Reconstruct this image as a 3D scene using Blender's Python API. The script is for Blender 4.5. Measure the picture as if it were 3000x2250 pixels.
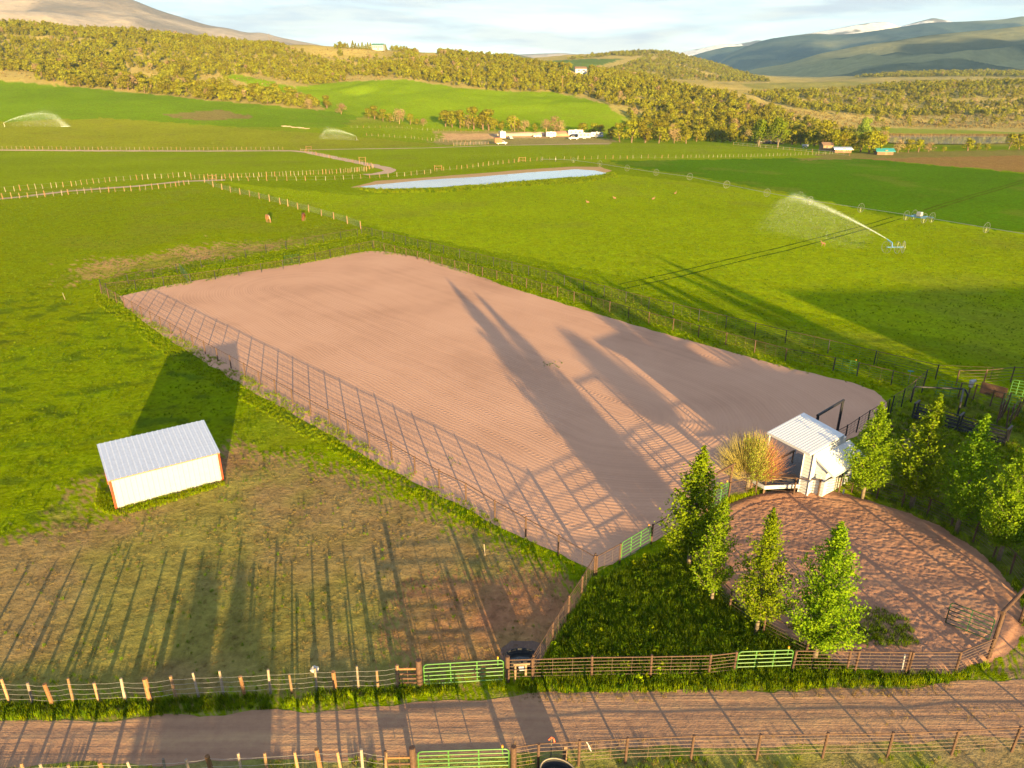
import bpy, bmesh, math, random
import numpy as np
from mathutils import Vector, Matrix, Euler

random.seed(7); RNG = np.random.default_rng(7)
for o in list(bpy.data.objects): bpy.data.objects.remove(o)
scene = bpy.context.scene
COL = scene.collection

# ------------------------------------------------------------------ camera, sky, sun, exposure
PITCH = math.radians(22.3); FPX = 2078.0; CAMH = 24.0
cd = bpy.data.cameras.new('camera'); cam = bpy.data.objects.new('camera', cd); COL.objects.link(cam)
cam.location = (0, 0, CAMH); cam.rotation_euler = (math.pi/2 - PITCH, 0, 0)
cd.sensor_width = 36.0; cd.lens = 36.0*FPX/3000.0; cd.clip_start = 0.5; cd.clip_end = 60000
scene.camera = cam

SUN_EL = math.radians(6.3); SUN_AZ = math.radians(163.9)      # azimuth from +Y towards +X
SUN_DIR = Vector((math.sin(SUN_AZ)*math.cos(SUN_EL), math.cos(SUN_AZ)*math.cos(SUN_EL), math.sin(SUN_EL)))
sd = bpy.data.lights.new('sun', 'SUN'); sun = bpy.data.objects.new('sun', sd); COL.objects.link(sun)
sd.energy = 5.0; sd.angle = math.radians(0.5); sd.color = (1.0, 0.69, 0.27)
sun.location = (60, -200, 60); sun.rotation_euler = (-SUN_DIR).to_track_quat('-Z', 'Y').to_euler()

world = bpy.data.worlds.new('World'); scene.world = world; world.use_nodes = True
wt = world.node_tree; wn = wt.nodes; wl = wt.links; wn.clear()
w_out = wn.new('ShaderNodeOutputWorld')
sky = wn.new('ShaderNodeTexSky'); sky.sky_type = 'NISHITA'; sky.sun_disc = False
sky.sun_elevation = SUN_EL; sky.sun_rotation = SUN_AZ; sky.altitude = 2200; sky.air_density = 1.0; sky.dust_density = 0.15; sky.ozone_density = 1.0
bg = wn.new('ShaderNodeBackground'); bg.inputs['Strength'].default_value = 0.085
wl.new(sky.outputs[0], bg.inputs['Color'])
tc = wn.new('ShaderNodeTexCoord')
mp = wn.new('ShaderNodeMapping'); mp.inputs['Scale'].default_value = (2.2, 2.2, 17.0); mp.inputs['Location'].default_value = (0.3, 1.7, 0.4)
wl.new(tc.outputs['Generated'], mp.inputs['Vector'])
cn = wn.new('ShaderNodeTexNoise'); cn.inputs['Scale'].default_value = 1.6; cn.inputs['Detail'].default_value = 7; cn.inputs['Roughness'].default_value = 0.56; cn.inputs['Distortion'].default_value = 0.5
wl.new(mp.outputs[0], cn.inputs['Vector'])
cr = wn.new('ShaderNodeValToRGB'); cr.color_ramp.elements[0].color = (0.55, 0.55, 0.55, 1); cr.color_ramp.elements[0].position = 0.36; cr.color_ramp.elements[1].position = 0.60
wl.new(cn.outputs[0], cr.inputs[0])
cn2 = wn.new('ShaderNodeTexNoise'); cn2.inputs['Scale'].default_value = 3.4; cn2.inputs['Detail'].default_value = 6; cn2.inputs['Roughness'].default_value = 0.6
wl.new(mp.outputs[0], cn2.inputs['Vector'])
cc = wn.new('ShaderNodeValToRGB'); e = cc.color_ramp.elements
e[0].position = 0.43; e[0].color = (0.72, 0.70, 0.80, 1); e[1].position = 0.57; e[1].color = (1.0, 0.94, 0.88, 1)
wl.new(cn2.outputs[0], cc.inputs[0])
cbg = wn.new('ShaderNodeBackground'); cbg.inputs['Strength'].default_value = 0.225
wl.new(cc.outputs[0], cbg.inputs['Color'])
mx = wn.new('ShaderNodeMixShader')
cm = wn.new('ShaderNodeMath'); cm.operation = 'MULTIPLY'; cm.inputs[1].default_value = 0.95
wsep = wn.new('ShaderNodeSeparateXYZ'); wl.new(tc.outputs['Generated'], wsep.inputs[0])      # clouds thinned overhead, out of view, for a lower bluer fill
wmr = wn.new('ShaderNodeMapRange'); wmr.inputs['From Min'].default_value = 0.12; wmr.inputs['From Max'].default_value = 0.75; wmr.inputs['To Min'].default_value = 1.0; wmr.inputs['To Max'].default_value = 0.35; wl.new(wsep.outputs[2], wmr.inputs['Value'])
cm2 = wn.new('ShaderNodeMath'); cm2.operation = 'MULTIPLY'; wl.new(cm.outputs[0], cm2.inputs[0]); wl.new(wmr.outputs[0], cm2.inputs[1])
wl.new(cr.outputs[0], cm.inputs[0]); wl.new(cm2.outputs[0], mx.inputs[0])
wl.new(bg.outputs[0], mx.inputs[1]); wl.new(cbg.outputs[0], mx.inputs[2]); wl.new(mx.outputs[0], w_out.inputs['Surface'])

vs = scene.view_settings; vs.view_transform = 'Standard'; vs.look = 'None'; vs.exposure = 2.35; vs.gamma = 1.0; vs.use_curve_mapping = False
scene.render.engine = 'CYCLES'; scene.render.resolution_x = 1024; scene.render.resolution_y = 768
scene.cycles.max_bounces = 5; scene.cycles.diffuse_bounces = 2; scene.cycles.glossy_bounces = 2; scene.cycles.transmission_bounces = 3; scene.cycles.transparent_max_bounces = 12; scene.cycles.volume_bounces = 0

# ------------------------------------------------------------------ numeric helpers
CT, ST = math.cos(PITCH), math.sin(PITCH)
def hash2(ix, iy, seed):
    h = (ix.astype(np.int64)*374761393 + iy.astype(np.int64)*668265263 + seed*974711) & 0x7fffffff
    h = ((h ^ (h >> 13))*1274126177) & 0x7fffffff
    return ((h ^ (h >> 16)) & 0xffff)/65535.0
def vnoise(x, y, seed=0):
    x = np.asarray(x, float); y = np.asarray(y, float)
    ix = np.floor(x); iy = np.floor(y); fx = x-ix; fy = y-iy
    fx = fx*fx*(3-2*fx); fy = fy*fy*(3-2*fy)
    a = hash2(ix, iy, seed); b = hash2(ix+1, iy, seed); c = hash2(ix, iy+1, seed); d = hash2(ix+1, iy+1, seed)
    return (a*(1-fx)+b*fx)*(1-fy)+(c*(1-fx)+d*fx)*fy
def fbm(x, y, seed=0, oct=4, gain=0.5):
    s = 0; a = 1; t = 0
    for i in range(oct):
        s = s + a*vnoise(np.asarray(x)*2**i+13.1*i, np.asarray(y)*2**i+7.7*i, seed+i); t += a; a *= gain
    return s/t
def sstep(a, b, x):
    t = np.clip((x-a)/(b-a), 0, 1); return t*t*(3-2*t)
def proj(X, Y, Z):
    D = CAMH-Z; dep = Y*CT+D*ST; dep = np.where(dep < 0.5, 0.5, dep)
    return 1500+FPX*X/dep, 1125-FPX*(Y*ST-D*CT)/dep, dep
def inpoly(px, py, poly):
    r = np.zeros(np.shape(px), bool); n = len(poly); j = n-1
    for i in range(n):
        xi, yi = poly[i]; xj, yj = poly[j]
        if yi != yj:
            c = ((yi > py) != (yj > py)) & (px < (xj-xi)*(py-yi)/(yj-yi)+xi)
            r ^= c
        j = i
    return r

# terrain: per picture column the (distance, row) profile of the land; level ground up to the first entry
PROF = {
 -500: [(330, 445), (420, 365), (560, 245), (620, 205), (860, 70), (1100, 120), (2500, 190)],
    0: [(330, 445), (420, 365), (560, 245), (620, 205), (850, 68), (1100, 120), (2500, 190)],
  300: [(335, 442), (425, 367), (560, 262), (630, 215), (860, 82), (1100, 122), (2500, 200)],
  500: [(340, 439), (430, 370), (560, 280), (640, 220), (880, 104), (1150, 130), (2500, 200)],
  750: [(345, 436), (435, 374), (550, 303), (650, 245), (900, 128), (1150, 140), (2500, 200)],
  960: [(360, 430), (440, 380), (540, 330), (640, 270), (760, 215), (900, 138), (1150, 142), (2500, 205)],
 1200: [(405, 413), (440, 388), (520, 325), (640, 243), (720, 205), (900, 149), (1150, 156), (2500, 205)],
 1400: [(410, 412), (440, 391), (510, 335), (620, 255), (720, 215), (900, 165), (1150, 172), (1700, 190), (2500, 205)],
 1520: [(410, 412), (440, 391), (500, 342), (610, 268), (720, 220), (880, 178), (1150, 188), (1700, 170), (2500, 205)],
 1620: [(410, 412), (440, 391), (500, 345), (600, 278), (720, 227), (880, 192), (1150, 205), (1700, 166), (2500, 205)],
 1750: [(410, 412), (445, 388), (520, 325), (600, 280), (720, 235), (870, 208), (1150, 222), (1700, 150), (2500, 205)],
 1850: [(405, 413), (445, 392), (520, 335), (620, 282), (740, 240), (860, 222), (1150, 230), (1700, 150), (2500, 205)],
 1950: [(400, 415), (440, 398), (520, 345), (620, 290), (720, 250), (860, 240), (1150, 238), (1700, 146), (2500, 205)],
 2050: [(395, 418), (440, 402), (520, 355), (620, 300), (720, 262), (860, 252), (1150, 240), (1700, 176), (2500, 205)],
 2150: [(390, 420), (430, 410), (520, 362), (620, 310), (720, 275), (860, 258), (1150, 245), (1700, 212), (2500, 215)],
 2260: [(385, 423), (430, 415), (520, 366), (620, 325), (720, 295), (860, 262), (1150, 245), (1700, 238), (2500, 225)],
 2450: [(370, 428), (430, None, -4.0), (500, None, -3.0), (600, 350), (720, 318), (860, 266), (1150, 248), (1700, 232), (2500, 225)],
 2700: [(350, 437), (415, None, -3.4), (522, None, -3.4), (640, 357), (720, 332), (860, 262), (1150, 243), (1600, 212), (2500, 215)],
 3000: [(350, 437), (415, None, -3.4), (522, None, -3.4), (640, 357), (720, 330), (860, 248), (1150, 234), (1600, 215), (2500, 215)],
 3500: [(350, 437), (415, None, -3.4), (522, None, -3.4), (640, 357), (720, 330), (860, 248), (1150, 234), (1600, 215), (2500, 215)],
}
def row_drop(Y, row):
    v = (1125-row)/FPX; return Y*(ST-v*CT)/(CT+v*ST)
YG = np.concatenate([np.arange(0, 1000, 5.0), np.arange(1000, 2600, 20.0)])
pcols = sorted(PROF); SG = np.linspace(-0.95, 0.95, 191)
ptab = []
for c in pcols:
    ys = [0.0, PROF[c][0][0]-40.0]; zs = [0.0, 0.0]
    for ent in PROF[c]:
        ys.append(ent[0]); zs.append(ent[2] if len(ent) == 3 else CAMH-row_drop(*ent))
    if abs(zs[2]) < 1.2: zs[2] = 0.0
    ptab.append(np.interp(YG, ys, zs))
ptab = np.array(ptab)
ps = np.array([(c-1500)/FPX*CT for c in pcols])
HT = np.array([[np.interp(s, ps, ptab[:, j]) for s in SG] for j in range(len(YG))])       # [Y, s]
k = np.exp(-0.5*(np.arange(-8, 9)/3.2)**2); k /= k.sum()
HT = np.apply_along_axis(lambda a: np.convolve(np.pad(a, 8, 'edge'), k, 'valid'), 1, HT)
k2 = np.exp(-0.5*(np.arange(-6, 7)/2.4)**2); k2 /= k2.sum()
HT = np.apply_along_axis(lambda a: np.convolve(np.pad(a, 6, 'edge'), k2, 'valid'), 0, HT)
def terrain(X, Y, detail=True):
    X = np.asarray(X, float); Y = np.asarray(Y, float)
    r = np.hypot(X, Y); az = np.arctan2(X, Y); azc = np.clip(az, -0.72, 0.72)
    ye = r*np.cos(azc); s = np.tan(azc)
    fs = np.clip((s-SG[0])/(SG[1]-SG[0]), 0, len(SG)-1.001); i = fs.astype(int); f = fs-i
    j = np.clip(np.searchsorted(YG, ye)-1, 0, len(YG)-2); g = np.clip((ye-YG[j])/(YG[j+1]-YG[j]), 0, 1)
    z = (HT[j, i]*(1-f)+HT[j, i+1]*f)*(1-g)+(HT[j+1, i]*(1-f)+HT[j+1, i+1]*f)*g
    fade = 1-sstep(0.95, 1.9, np.abs(az))
    if detail:
        a = sstep(430, 620, ye)*(1-sstep(0.38, 0.44, s)*(1-sstep(580, 640, ye))); z = z+a*((fbm(X/60, Y/60, 3)-0.5)*7+(fbm(X/18, Y/18, 9)-0.5)*1.6)
    return z*fade
def hit(px, py):
    """ground point seen at a picture position (3000 x 2250 frame)"""
    x = (px-1500)/FPX; y = (1125-py)/FPX
    d = np.array([x, CT+y*ST, -ST+y*CT])
    if d[2] < 0:
        k = -CAMH/d[2]
        if k*d[1] < 325: return Vector((d[0]*k, d[1]*k, 0.0))
    Ys = np.arange(200, 2500, 1.0); t = Ys/d[1]
    dz = CAMH+t*d[2]-terrain(d[0]*t, Ys)
    w = np.where(dz < 0)[0]
    i = w[0] if len(w) else len(Ys)-1
    yy = Ys[i]; t = yy/d[1]
    return Vector((d[0]*t, yy, float(terrain(d[0]*t, yy))))
def PZ(px, py, z):
    x = (px-1500)/FPX; y = (1125-py)/FPX
    d = np.array([x, CT+y*ST, -ST+y*CT]); k = (z-CAMH)/d[2]
    return Vector((d[0]*k, d[1]*k, z))
def gz(x, y): return float(terrain(x, y))

# ------------------------------------------------------------------ mesh helpers
class MB:
    def __init__(s): s.v = []; s.f = []
    def quad(s, a, b, c, d):
        n = len(s.v); s.v += [tuple(a), tuple(b), tuple(c), tuple(d)]; s.f.append((n, n+1, n+2, n+3)); return s
    def tri(s, a, b, c):
        n = len(s.v); s.v += [tuple(a), tuple(b), tuple(c)]; s.f.append((n, n+1, n+2)); return s
    def hexa(s, p):            # 4 bottom + 4 top corners
        n = len(s.v); s.v += [tuple(q) for q in p]
        s.f += [tuple(n+i for i in q) for q in ((3, 2, 1, 0), (4, 5, 6, 7), (0, 1, 5, 4), (1, 2, 6, 5), (2, 3, 7, 6), (3, 0, 4, 7))]; return s
    def box(s, c, size, rz=0.0, ax=None):
        x, y, z = size[0]/2, size[1]/2, size[2]/2
        M = Matrix.Rotation(rz, 3, 'Z') if ax is None else ax
        P = [M @ Vector(q)+Vector(c) for q in ((-x, -y, -z), (x, -y, -z), (x, y, -z), (-x, y, -z), (-x, -y, z), (x, -y, z), (x, y, z), (-x, y, z))]
        return s.hexa(P)
    def bar(s, a, b, w, h):
        a = Vector(a); b = Vector(b); d = (b-a); L = d.length; d.normalize()
        u = d.cross(Vector((0, 0, 1)))
        if u.length < 1e-4: u = Vector((1, 0, 0))
        u.normalize(); n = u.cross(d); M = Matrix((d, u, n)).transposed()
        return s.box((a+b)/2, (L, w, h), ax=M)
    def tube(s, pts, r, n=6, cap=True):
        pts = [Vector(p) for p in pts]; m = len(pts); rr = r if hasattr(r, '__len__') else [r]*m
        base = len(s.v); prev = None
        for i, p in enumerate(pts):
            d = (pts[min(i+1, m-1)]-pts[max(i-1, 0)]).normalized()
            if prev is None:
                u = d.cross(Vector((0, 0, 1)))
                if u.length < 1e-3: u = d.cross(Vector((1, 0, 0)))
            else: u = prev-d*prev.dot(d)
            u.normalize(); prev = u; w = d.cross(u)
            for k in range(n):
                a = 2*math.pi*k/n; s.v.append(tuple(p+(u*math.cos(a)+w*math.sin(a))*rr[i]))
        for i in range(m-1):
            for k in range(n):
                a = base+i*n+k; b = base+i*n+(k+1) % n; s.f.append((a, b, b+n, a+n))
        if cap:
            s.f.append(tuple(base+k for k in range(n-1, -1, -1))); s.f.append(tuple(base+(m-1)*n+k for k in range(n)))
        return s
    def prism(s, outline, axis_from, axis_to):      # outline: 3D points; extruded by vector
        e = Vector(axis_to)-Vector(axis_from); n = len(outline); b = len(s.v)
        s.v += [tuple(p) for p in outline]+[tuple(Vector(p)+e) for p in outline]
        s.f.append(tuple(range(b+n-1, b-1, -1))); s.f.append(tuple(range(b+n, b+2*n)))
        for i in range(n): s.f.append((b+i, b+(i+1) % n, b+n+(i+1) % n, b+n+i))
        return s
    def mesh(s, name, mat=None, smooth=False, origin=None):
        me = bpy.data.meshes.new(name)
        v = s.v if origin is None else [(p[0]-origin[0], p[1]-origin[1], p[2]-origin[2]) for p in s.v]
        me.from_pydata(v, [], s.f)
        if mat: me.materials.append(mat)
        if smooth: me.polygons.foreach_set('use_smooth', [True]*len(me.polygons))
        me.update(); return me
    def build(s, name, mat, parent=None, smooth=False, label=None):
        o0 = parent.location if parent is not None and parent.type == 'EMPTY' else Vector((0, 0, 0))
        if parent is not None and parent.type != 'EMPTY': o0 = ORG.get(parent.name, Vector((0, 0, 0)))
        me = s.mesh(name, mat, smooth, o0 if parent is not None else None)
        o = bpy.data.objects.new(name, me); COL.objects.link(o)
        if parent is not None: o.parent = parent
        ORG[o.name] = Vector(o0) if parent is not None else Vector((0, 0, 0))
        if label: o['label'] = label
        return o
ORG = {}
def tag(o, label, cat=None, group=None, kind=None):
    if label: o['label'] = label
    if cat: o['category'] = cat
    if group: o['group'] = group
    if kind: o['kind'] = kind
    return o
def thing(name, label, cat, loc, group=None, rz=0.0):
    o = bpy.data.objects.new(name, None); COL.objects.link(o); o.location = Vector(loc); o.rotation_euler = (0, 0, rz)
    o.empty_display_size = 0.3
    return tag(o, label, cat, group)
def child(name, me, parent, loc=(0, 0, 0), rz=0.0, scale=None, rot=None):
    o = bpy.data.objects.new(name, me); COL.objects.link(o); o.parent = parent; o.location = loc
    o.rotation_euler = rot if rot is not None else (0, 0, rz)
    if scale is not None: o.scale = scale
    return o
def copy_tree(o, parent=None):
    c = o.copy(); COL.objects.link(c); c.parent = parent
    for ch in o.children: copy_tree(ch, c)
    return c
def structure(o, label=None):
    o['kind'] = 'structure'
    if label: o['label'] = label
    return o
def np_mesh(name, verts, faces_flat, nper, mat=None, colors=None, smooth=False):
    me = bpy.data.meshes.new(name); nv = len(verts); nf = len(faces_flat)//nper
    me.vertices.add(nv); me.vertices.foreach_set('co', np.asarray(verts, np.float32).ravel())
    me.loops.add(nf*nper); me.loops.foreach_set('vertex_index', np.asarray(faces_flat, np.int32))
    me.polygons.add(nf); me.polygons.foreach_set('loop_start', np.arange(0, nf*nper, nper, dtype=np.int32))
    try: me.polygons.foreach_set('loop_total', np.full(nf, nper, np.int32))
    except Exception: pass
    if smooth: me.polygons.foreach_set('use_smooth', np.ones(nf, bool))
    if colors is not None:
        a = me.color_attributes.new('Col', 'FLOAT_COLOR', 'POINT')
        c4 = np.ones((nv, 4), np.float32); c4[:, :3] = colors; a.data.foreach_set('color', c4.ravel())
    if mat: me.materials.append(mat)
    me.update(calc_edges=True); me.validate(); return me

# ------------------------------------------------------------------ materials
def newmat(name):
    m = bpy.data.materials.new(name); m.use_nodes = True; nt = m.node_tree; b = nt.nodes['Principled BSDF']
    return m, nt, nt.nodes, nt.links, b
def ramp(N, stops):
    r = N.new('ShaderNodeValToRGB'); el = r.color_ramp.elements
    while len(el) < len(stops): el.new(0.5)
    for e_, (p, c) in zip(el, stops):
        e_.position = p; e_.color = (c[0], c[1], c[2], 1) if hasattr(c, '__len__') else (c, c, c, 1)
    return r
def noise(N, L, vec, scale, detail=4, rough=0.55, dist=0.0):
    n = N.new('ShaderNodeTexNoise'); n.inputs['Scale'].default_value = scale; n.inputs['Detail'].default_value = detail
    n.inputs['Roughness'].default_value = rough; n.inputs['Distortion'].default_value = dist
    if vec is not None: L.new(vec, n.inputs['Vector'])
    return n
def mth(N, L, op, a, b=None, clamp=False):
    n = N.new('ShaderNodeMath'); n.operation = op; n.use_clamp = clamp
    for i, v in enumerate((a, b)):
        if v is None: continue
        if hasattr(v, 'links'): L.new(v, n.inputs[i])
        else: n.inputs[i].default_value = v
    return n.outputs[0]
def mixc(N, L, fac, a, b, mode='MIX'):
    n = N.new('ShaderNodeMix'); n.data_type = 'RGBA'; n.blend_type = mode
    for k_, v in ((0, fac), (6, a), (7, b)):
        if hasattr(v, 'links'): L.new(v, n.inputs[k_])
        else: n.inputs[k_].default_value = v if k_ == 0 else (v[0], v[1], v[2], 1)
    return n.outputs[2]
def bump(N, L, h, strength, dist, nrm=None):
    b = N.new('ShaderNodeBump'); b.inputs['Strength'].default_value = strength; b.inputs['Distance'].default_value = dist
    L.new(h, b.inputs['Height'])
    if nrm is not None: L.new(nrm, b.inputs['Normal'])
    return b.outputs[0]
def simple(name, col, rough=0.7, var=0.25, scale=6.0, bumpd=0.0, metal=0.0, rnd=0.0, spec=0.3):
    m, nt, N, L, b = newmat(name)
    t = N.new('ShaderNodeTexCoord'); n = noise(N, L, t.outputs['Object'], scale, 5, 0.6)
    lo = [max(0, c*(1-var)) for c in col]; hi = [min(1, c*(1+var)) for c in col]
    r = ramp(N, [(0.3, lo), (0.7, hi)]); L.new(n.outputs[0], r.inputs[0]); out = r.outputs[0]
    if rnd:
        oi = N.new('ShaderNodeObjectInfo'); hs = N.new('ShaderNodeHueSaturation')
        L.new(mth(N, L, 'ADD', mth(N, L, 'MULTIPLY', oi.outputs['Random'], 2*rnd), 1-rnd), hs.inputs['Value']); L.new(out, hs.inputs['Color']); out = hs.outputs[0]
    L.new(out, b.inputs['Base Color']); b.inputs['Roughness'].default_value = rough; b.inputs['Metallic'].default_value = metal
    b.inputs['Specular IOR Level'].default_value = spec
    if bumpd: L.new(bump(N, L, n.outputs[0], 0.6, bumpd), b.inputs['Normal'])
    return m

def ground_material():
    m, nt, N, L, b = newmat('ground_cover')
    t = N.new('ShaderNodeTexCoord'); P = t.outputs['Object']
    at = N.new('ShaderNodeAttribute'); at.attribute_name = 'Col'
    n1 = noise(N, L, P, 0.35, 6, 0.65); n2 = noise(N, L, P, 2.6, 6, 0.7); n3 = noise(N, L, P, 0.03, 3, 0.5)
    n4 = noise(N, L, P, 9.0, 3, 0.7)
    n5 = noise(N, L, P, 0.95, 3, 0.6)
    v = mth(N, L, 'ADD', mth(N, L, 'MULTIPLY', n1.outputs[0], 0.65), mth(N, L, 'MULTIPLY', n2.outputs[0], 1.6))
    v = mth(N, L, 'ADD', v, mth(N, L, 'MULTIPLY', n3.outputs[0], 0.4)); v = mth(N, L, 'ADD', v, mth(N, L, 'MULTIPLY', n5.outputs[0], 0.85))
    v = mth(N, L, 'MAXIMUM', mth(N, L, 'SUBTRACT', v, 0.75), 0.25)
    c = mixc(N, L, 1.0, at.outputs['Color'], (1, 1, 1), 'MULTIPLY')
    hs = N.new('ShaderNodeHueSaturation'); L.new(c, hs.inputs['Color']); L.new(v, hs.inputs['Value'])
    hv = mth(N, L, 'ADD', mth(N, L, 'MULTIPLY', n1.outputs[0], 0.05), 0.475); L.new(hv, hs.inputs['Hue'])
    L.new(hs.outputs[0], b.inputs['Base Color']); b.inputs['Roughness'].default_value = 1.0; b.inputs['Specular IOR Level'].default_value = 0.0
    h = mth(N, L, 'ADD', mth(N, L, 'MULTIPLY', n2.outputs[0], 1.0), mth(N, L, 'MULTIPLY', n4.outputs[0], 0.35))
    nb = bump(N, L, h, 0.55, 0.35)
    nb = bump(N, L, mth(N, L, 'ADD', n1.outputs[0], mth(N, L, 'MULTIPLY', n5.outputs[0], 0.5)), 0.40, 0.8, nb)
    L.new(nb, b.inputs['Normal']); return m
M_GROUND = ground_material()

def dirt_material(name, c0, c1, c2, bscale, bdist, bstr=0.6, extra=None):
    m, nt, N, L, b = newmat(name); t = N.new('ShaderNodeTexCoord'); P = t.outputs['Object']; Q = P
    if extra: mpn = N.new('ShaderNodeMapping'); mpn.inputs['Scale'].default_value = extra; L.new(P, mpn.inputs['Vector']); Q = mpn.outputs[0]
    n1 = noise(N, L, Q, 0.25, 5, 0.6); n2 = noise(N, L, P, bscale, 6, 0.65); n3 = noise(N, L, P, bscale*7, 3, 0.6)
    r = ramp(N, [(0.3, c0), (0.5, c1), (0.7, c2)]); f = mth(N, L, 'ADD', mth(N, L, 'MULTIPLY', n1.outputs[0], 0.6), mth(N, L, 'MULTIPLY', n2.outputs[0], 0.4)); L.new(f, r.inputs[0])
    L.new(r.outputs[0], b.inputs['Base Color']); b.inputs['Roughness'].default_value = 0.95; b.inputs['Specular IOR Level'].default_value = 0.0
    h = mth(N, L, 'ADD', n2.outputs[0], mth(N, L, 'MULTIPLY', n3.outputs[0], 0.25))
    if extra: h = mth(N, L, 'ADD', h, mth(N, L, 'MULTIPLY', n1.outputs[0], 2.0))
    nb = bump(N, L, h, bstr, bdist); L.new(nb, b.inputs['Normal']); return m
M_ROAD = dirt_material('road_dirt', (0.25, 0.145, 0.10), (0.34, 0.205, 0.135), (0.43, 0.28, 0.165), 2.2, 0.06, 0.8, (0.25, 6.0, 1.0))
M_LANE = dirt_material('lane_dirt', (0.42, 0.29, 0.22), (0.50, 0.36, 0.27), (0.56, 0.41, 0.31), 1.0, 0.05)
M_PEN = dirt_material('pen_dirt', (0.28, 0.145, 0.10), (0.37, 0.20, 0.135), (0.45, 0.26, 0.17), 3.5, 0.05, 0.5)
M_BANK = dirt_material('bank_dirt', (0.36, 0.24, 0.12), (0.46, 0.30, 0.16), (0.32, 0.27, 0.10), 0.6, 0.06)
M_MUD = dirt_material('mud_dark', (0.10, 0.07, 0.06), (0.15, 0.10, 0.085), (0.22, 0.15, 0.11), 3.0, 0.10, 0.8)

M_RUST = simple('rusted_pipe', (0.088, 0.052, 0.040), 0.75, 0.35, 9, 0.004, 0.2)
M_ROD = simple('weathered_rod', (0.145, 0.102, 0.085), 0.6, 0.3, 12, 0, 0.3)
M_DARK = simple('black_steel', (0.025, 0.026, 0.035), 0.5, 0.3, 8, 0, 0.3)
M_GREEN = simple('green_gate_paint', (0.055, 0.165, 0.036), 0.4, 0.15, 10)
M_DKGREEN = simple('dark_green_paint', (0.012, 0.05, 0.024), 0.5, 0.25, 10)
M_WOOD = simple('weathered_post_wood', (0.24, 0.150, 0.085), 0.85, 0.28, 14, 0.006, rnd=0.3)
M_WOODG = simple('grey_post_wood', (0.25, 0.20, 0.16), 0.85, 0.25, 14, 0.006, rnd=0.3)
M_WOODO = simple('orange_treated_wood', (0.20, 0.105, 0.05), 0.8, 0.3, 12, 0.006, rnd=0.2)
M_PLANK = simple('tan_plank', (0.22, 0.145, 0.095), 0.8, 0.25, 8, 0.004)
M_WIRE = simple('fence_wire', (0.45, 0.42, 0.38), 0.5, 0.2, 5, 0, 0.5)
M_WHITE = simple('white_siding', (0.40, 0.43, 0.52), 0.6, 0.05, 3)
M_CREAM = simple('cream_siding', (0.36, 0.365, 0.385), 0.55, 0.05, 3)
M_ROOF = simple('galvanised_roof', (0.84, 0.84, 0.88), 0.42, 0.05, 4, 0, 0.9)
M_WROOF = simple('white_roof', (0.68, 0.69, 0.74), 0.45, 0.04, 4)
M_RED = simple('red_trim', (0.30, 0.045, 0.02), 0.5, 0.1, 5)
M_BLACKP = simple('black_rubber', (0.02, 0.021, 0.025), 0.6, 0.2, 8)
M_TANKRIM = simple('tank_rim', (0.22, 0.19, 0.16), 0.6, 0.2, 8)
M_GLASS = simple('dark_glass', (0.03, 0.035, 0.04), 0.1, 0.1, 3, spec=0.6)
M_CARWHITE = simple('white_paint', (0.30, 0.31, 0.36), 0.3, 0.04, 3)
M_BLUE = simple('blue_paint', (0.05, 0.16, 0.42), 0.4, 0.15, 5)
M_TEAL = simple('teal_roof', (0.03, 0.22, 0.25), 0.5, 0.15, 5)
M_GRNROOF = simple('green_metal_roof', (0.05, 0.16, 0.11), 0.5, 0.15, 5)
M_BRICK = simple('rust_red_box', (0.28, 0.10, 0.05), 0.7, 0.25, 5)
M_DECK = simple('grey_deck', (0.17, 0.16, 0.165), 0.8, 0.25, 8)
M_DARKW = simple('dark_boards', (0.045, 0.033, 0.028), 0.8, 0.3, 6)
M_BROWNW = simple('brown_boards', (0.16, 0.10, 0.07), 0.8, 0.3, 6)
M_ROCK = simple('pale_rock', (0.55, 0.50, 0.45), 0.9, 0.2, 6, 0.02)
M_ALU = simple('aluminium', (0.28, 0.28, 0.28), 0.35, 0.1, 6, 0, 0.7)
M_ORANGE = simple('orange_cap', (0.75, 0.30, 0.03), 0.5, 0.1, 5)
M_REDP = simple('red_hydrant', (0.75, 0.12, 0.05), 0.5, 0.1, 5)
M_CONC = simple('grey_box_plastic', (0.5, 0.5, 0.5), 0.5, 0.1, 5)
M_BARK = simple('poplar_bark', (0.15, 0.12, 0.09), 0.85, 0.3, 12, 0.01)
M_BARKD = simple('juniper_bark', (0.16, 0.10, 0.07), 0.9, 0.3, 8, 0.02)

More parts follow.
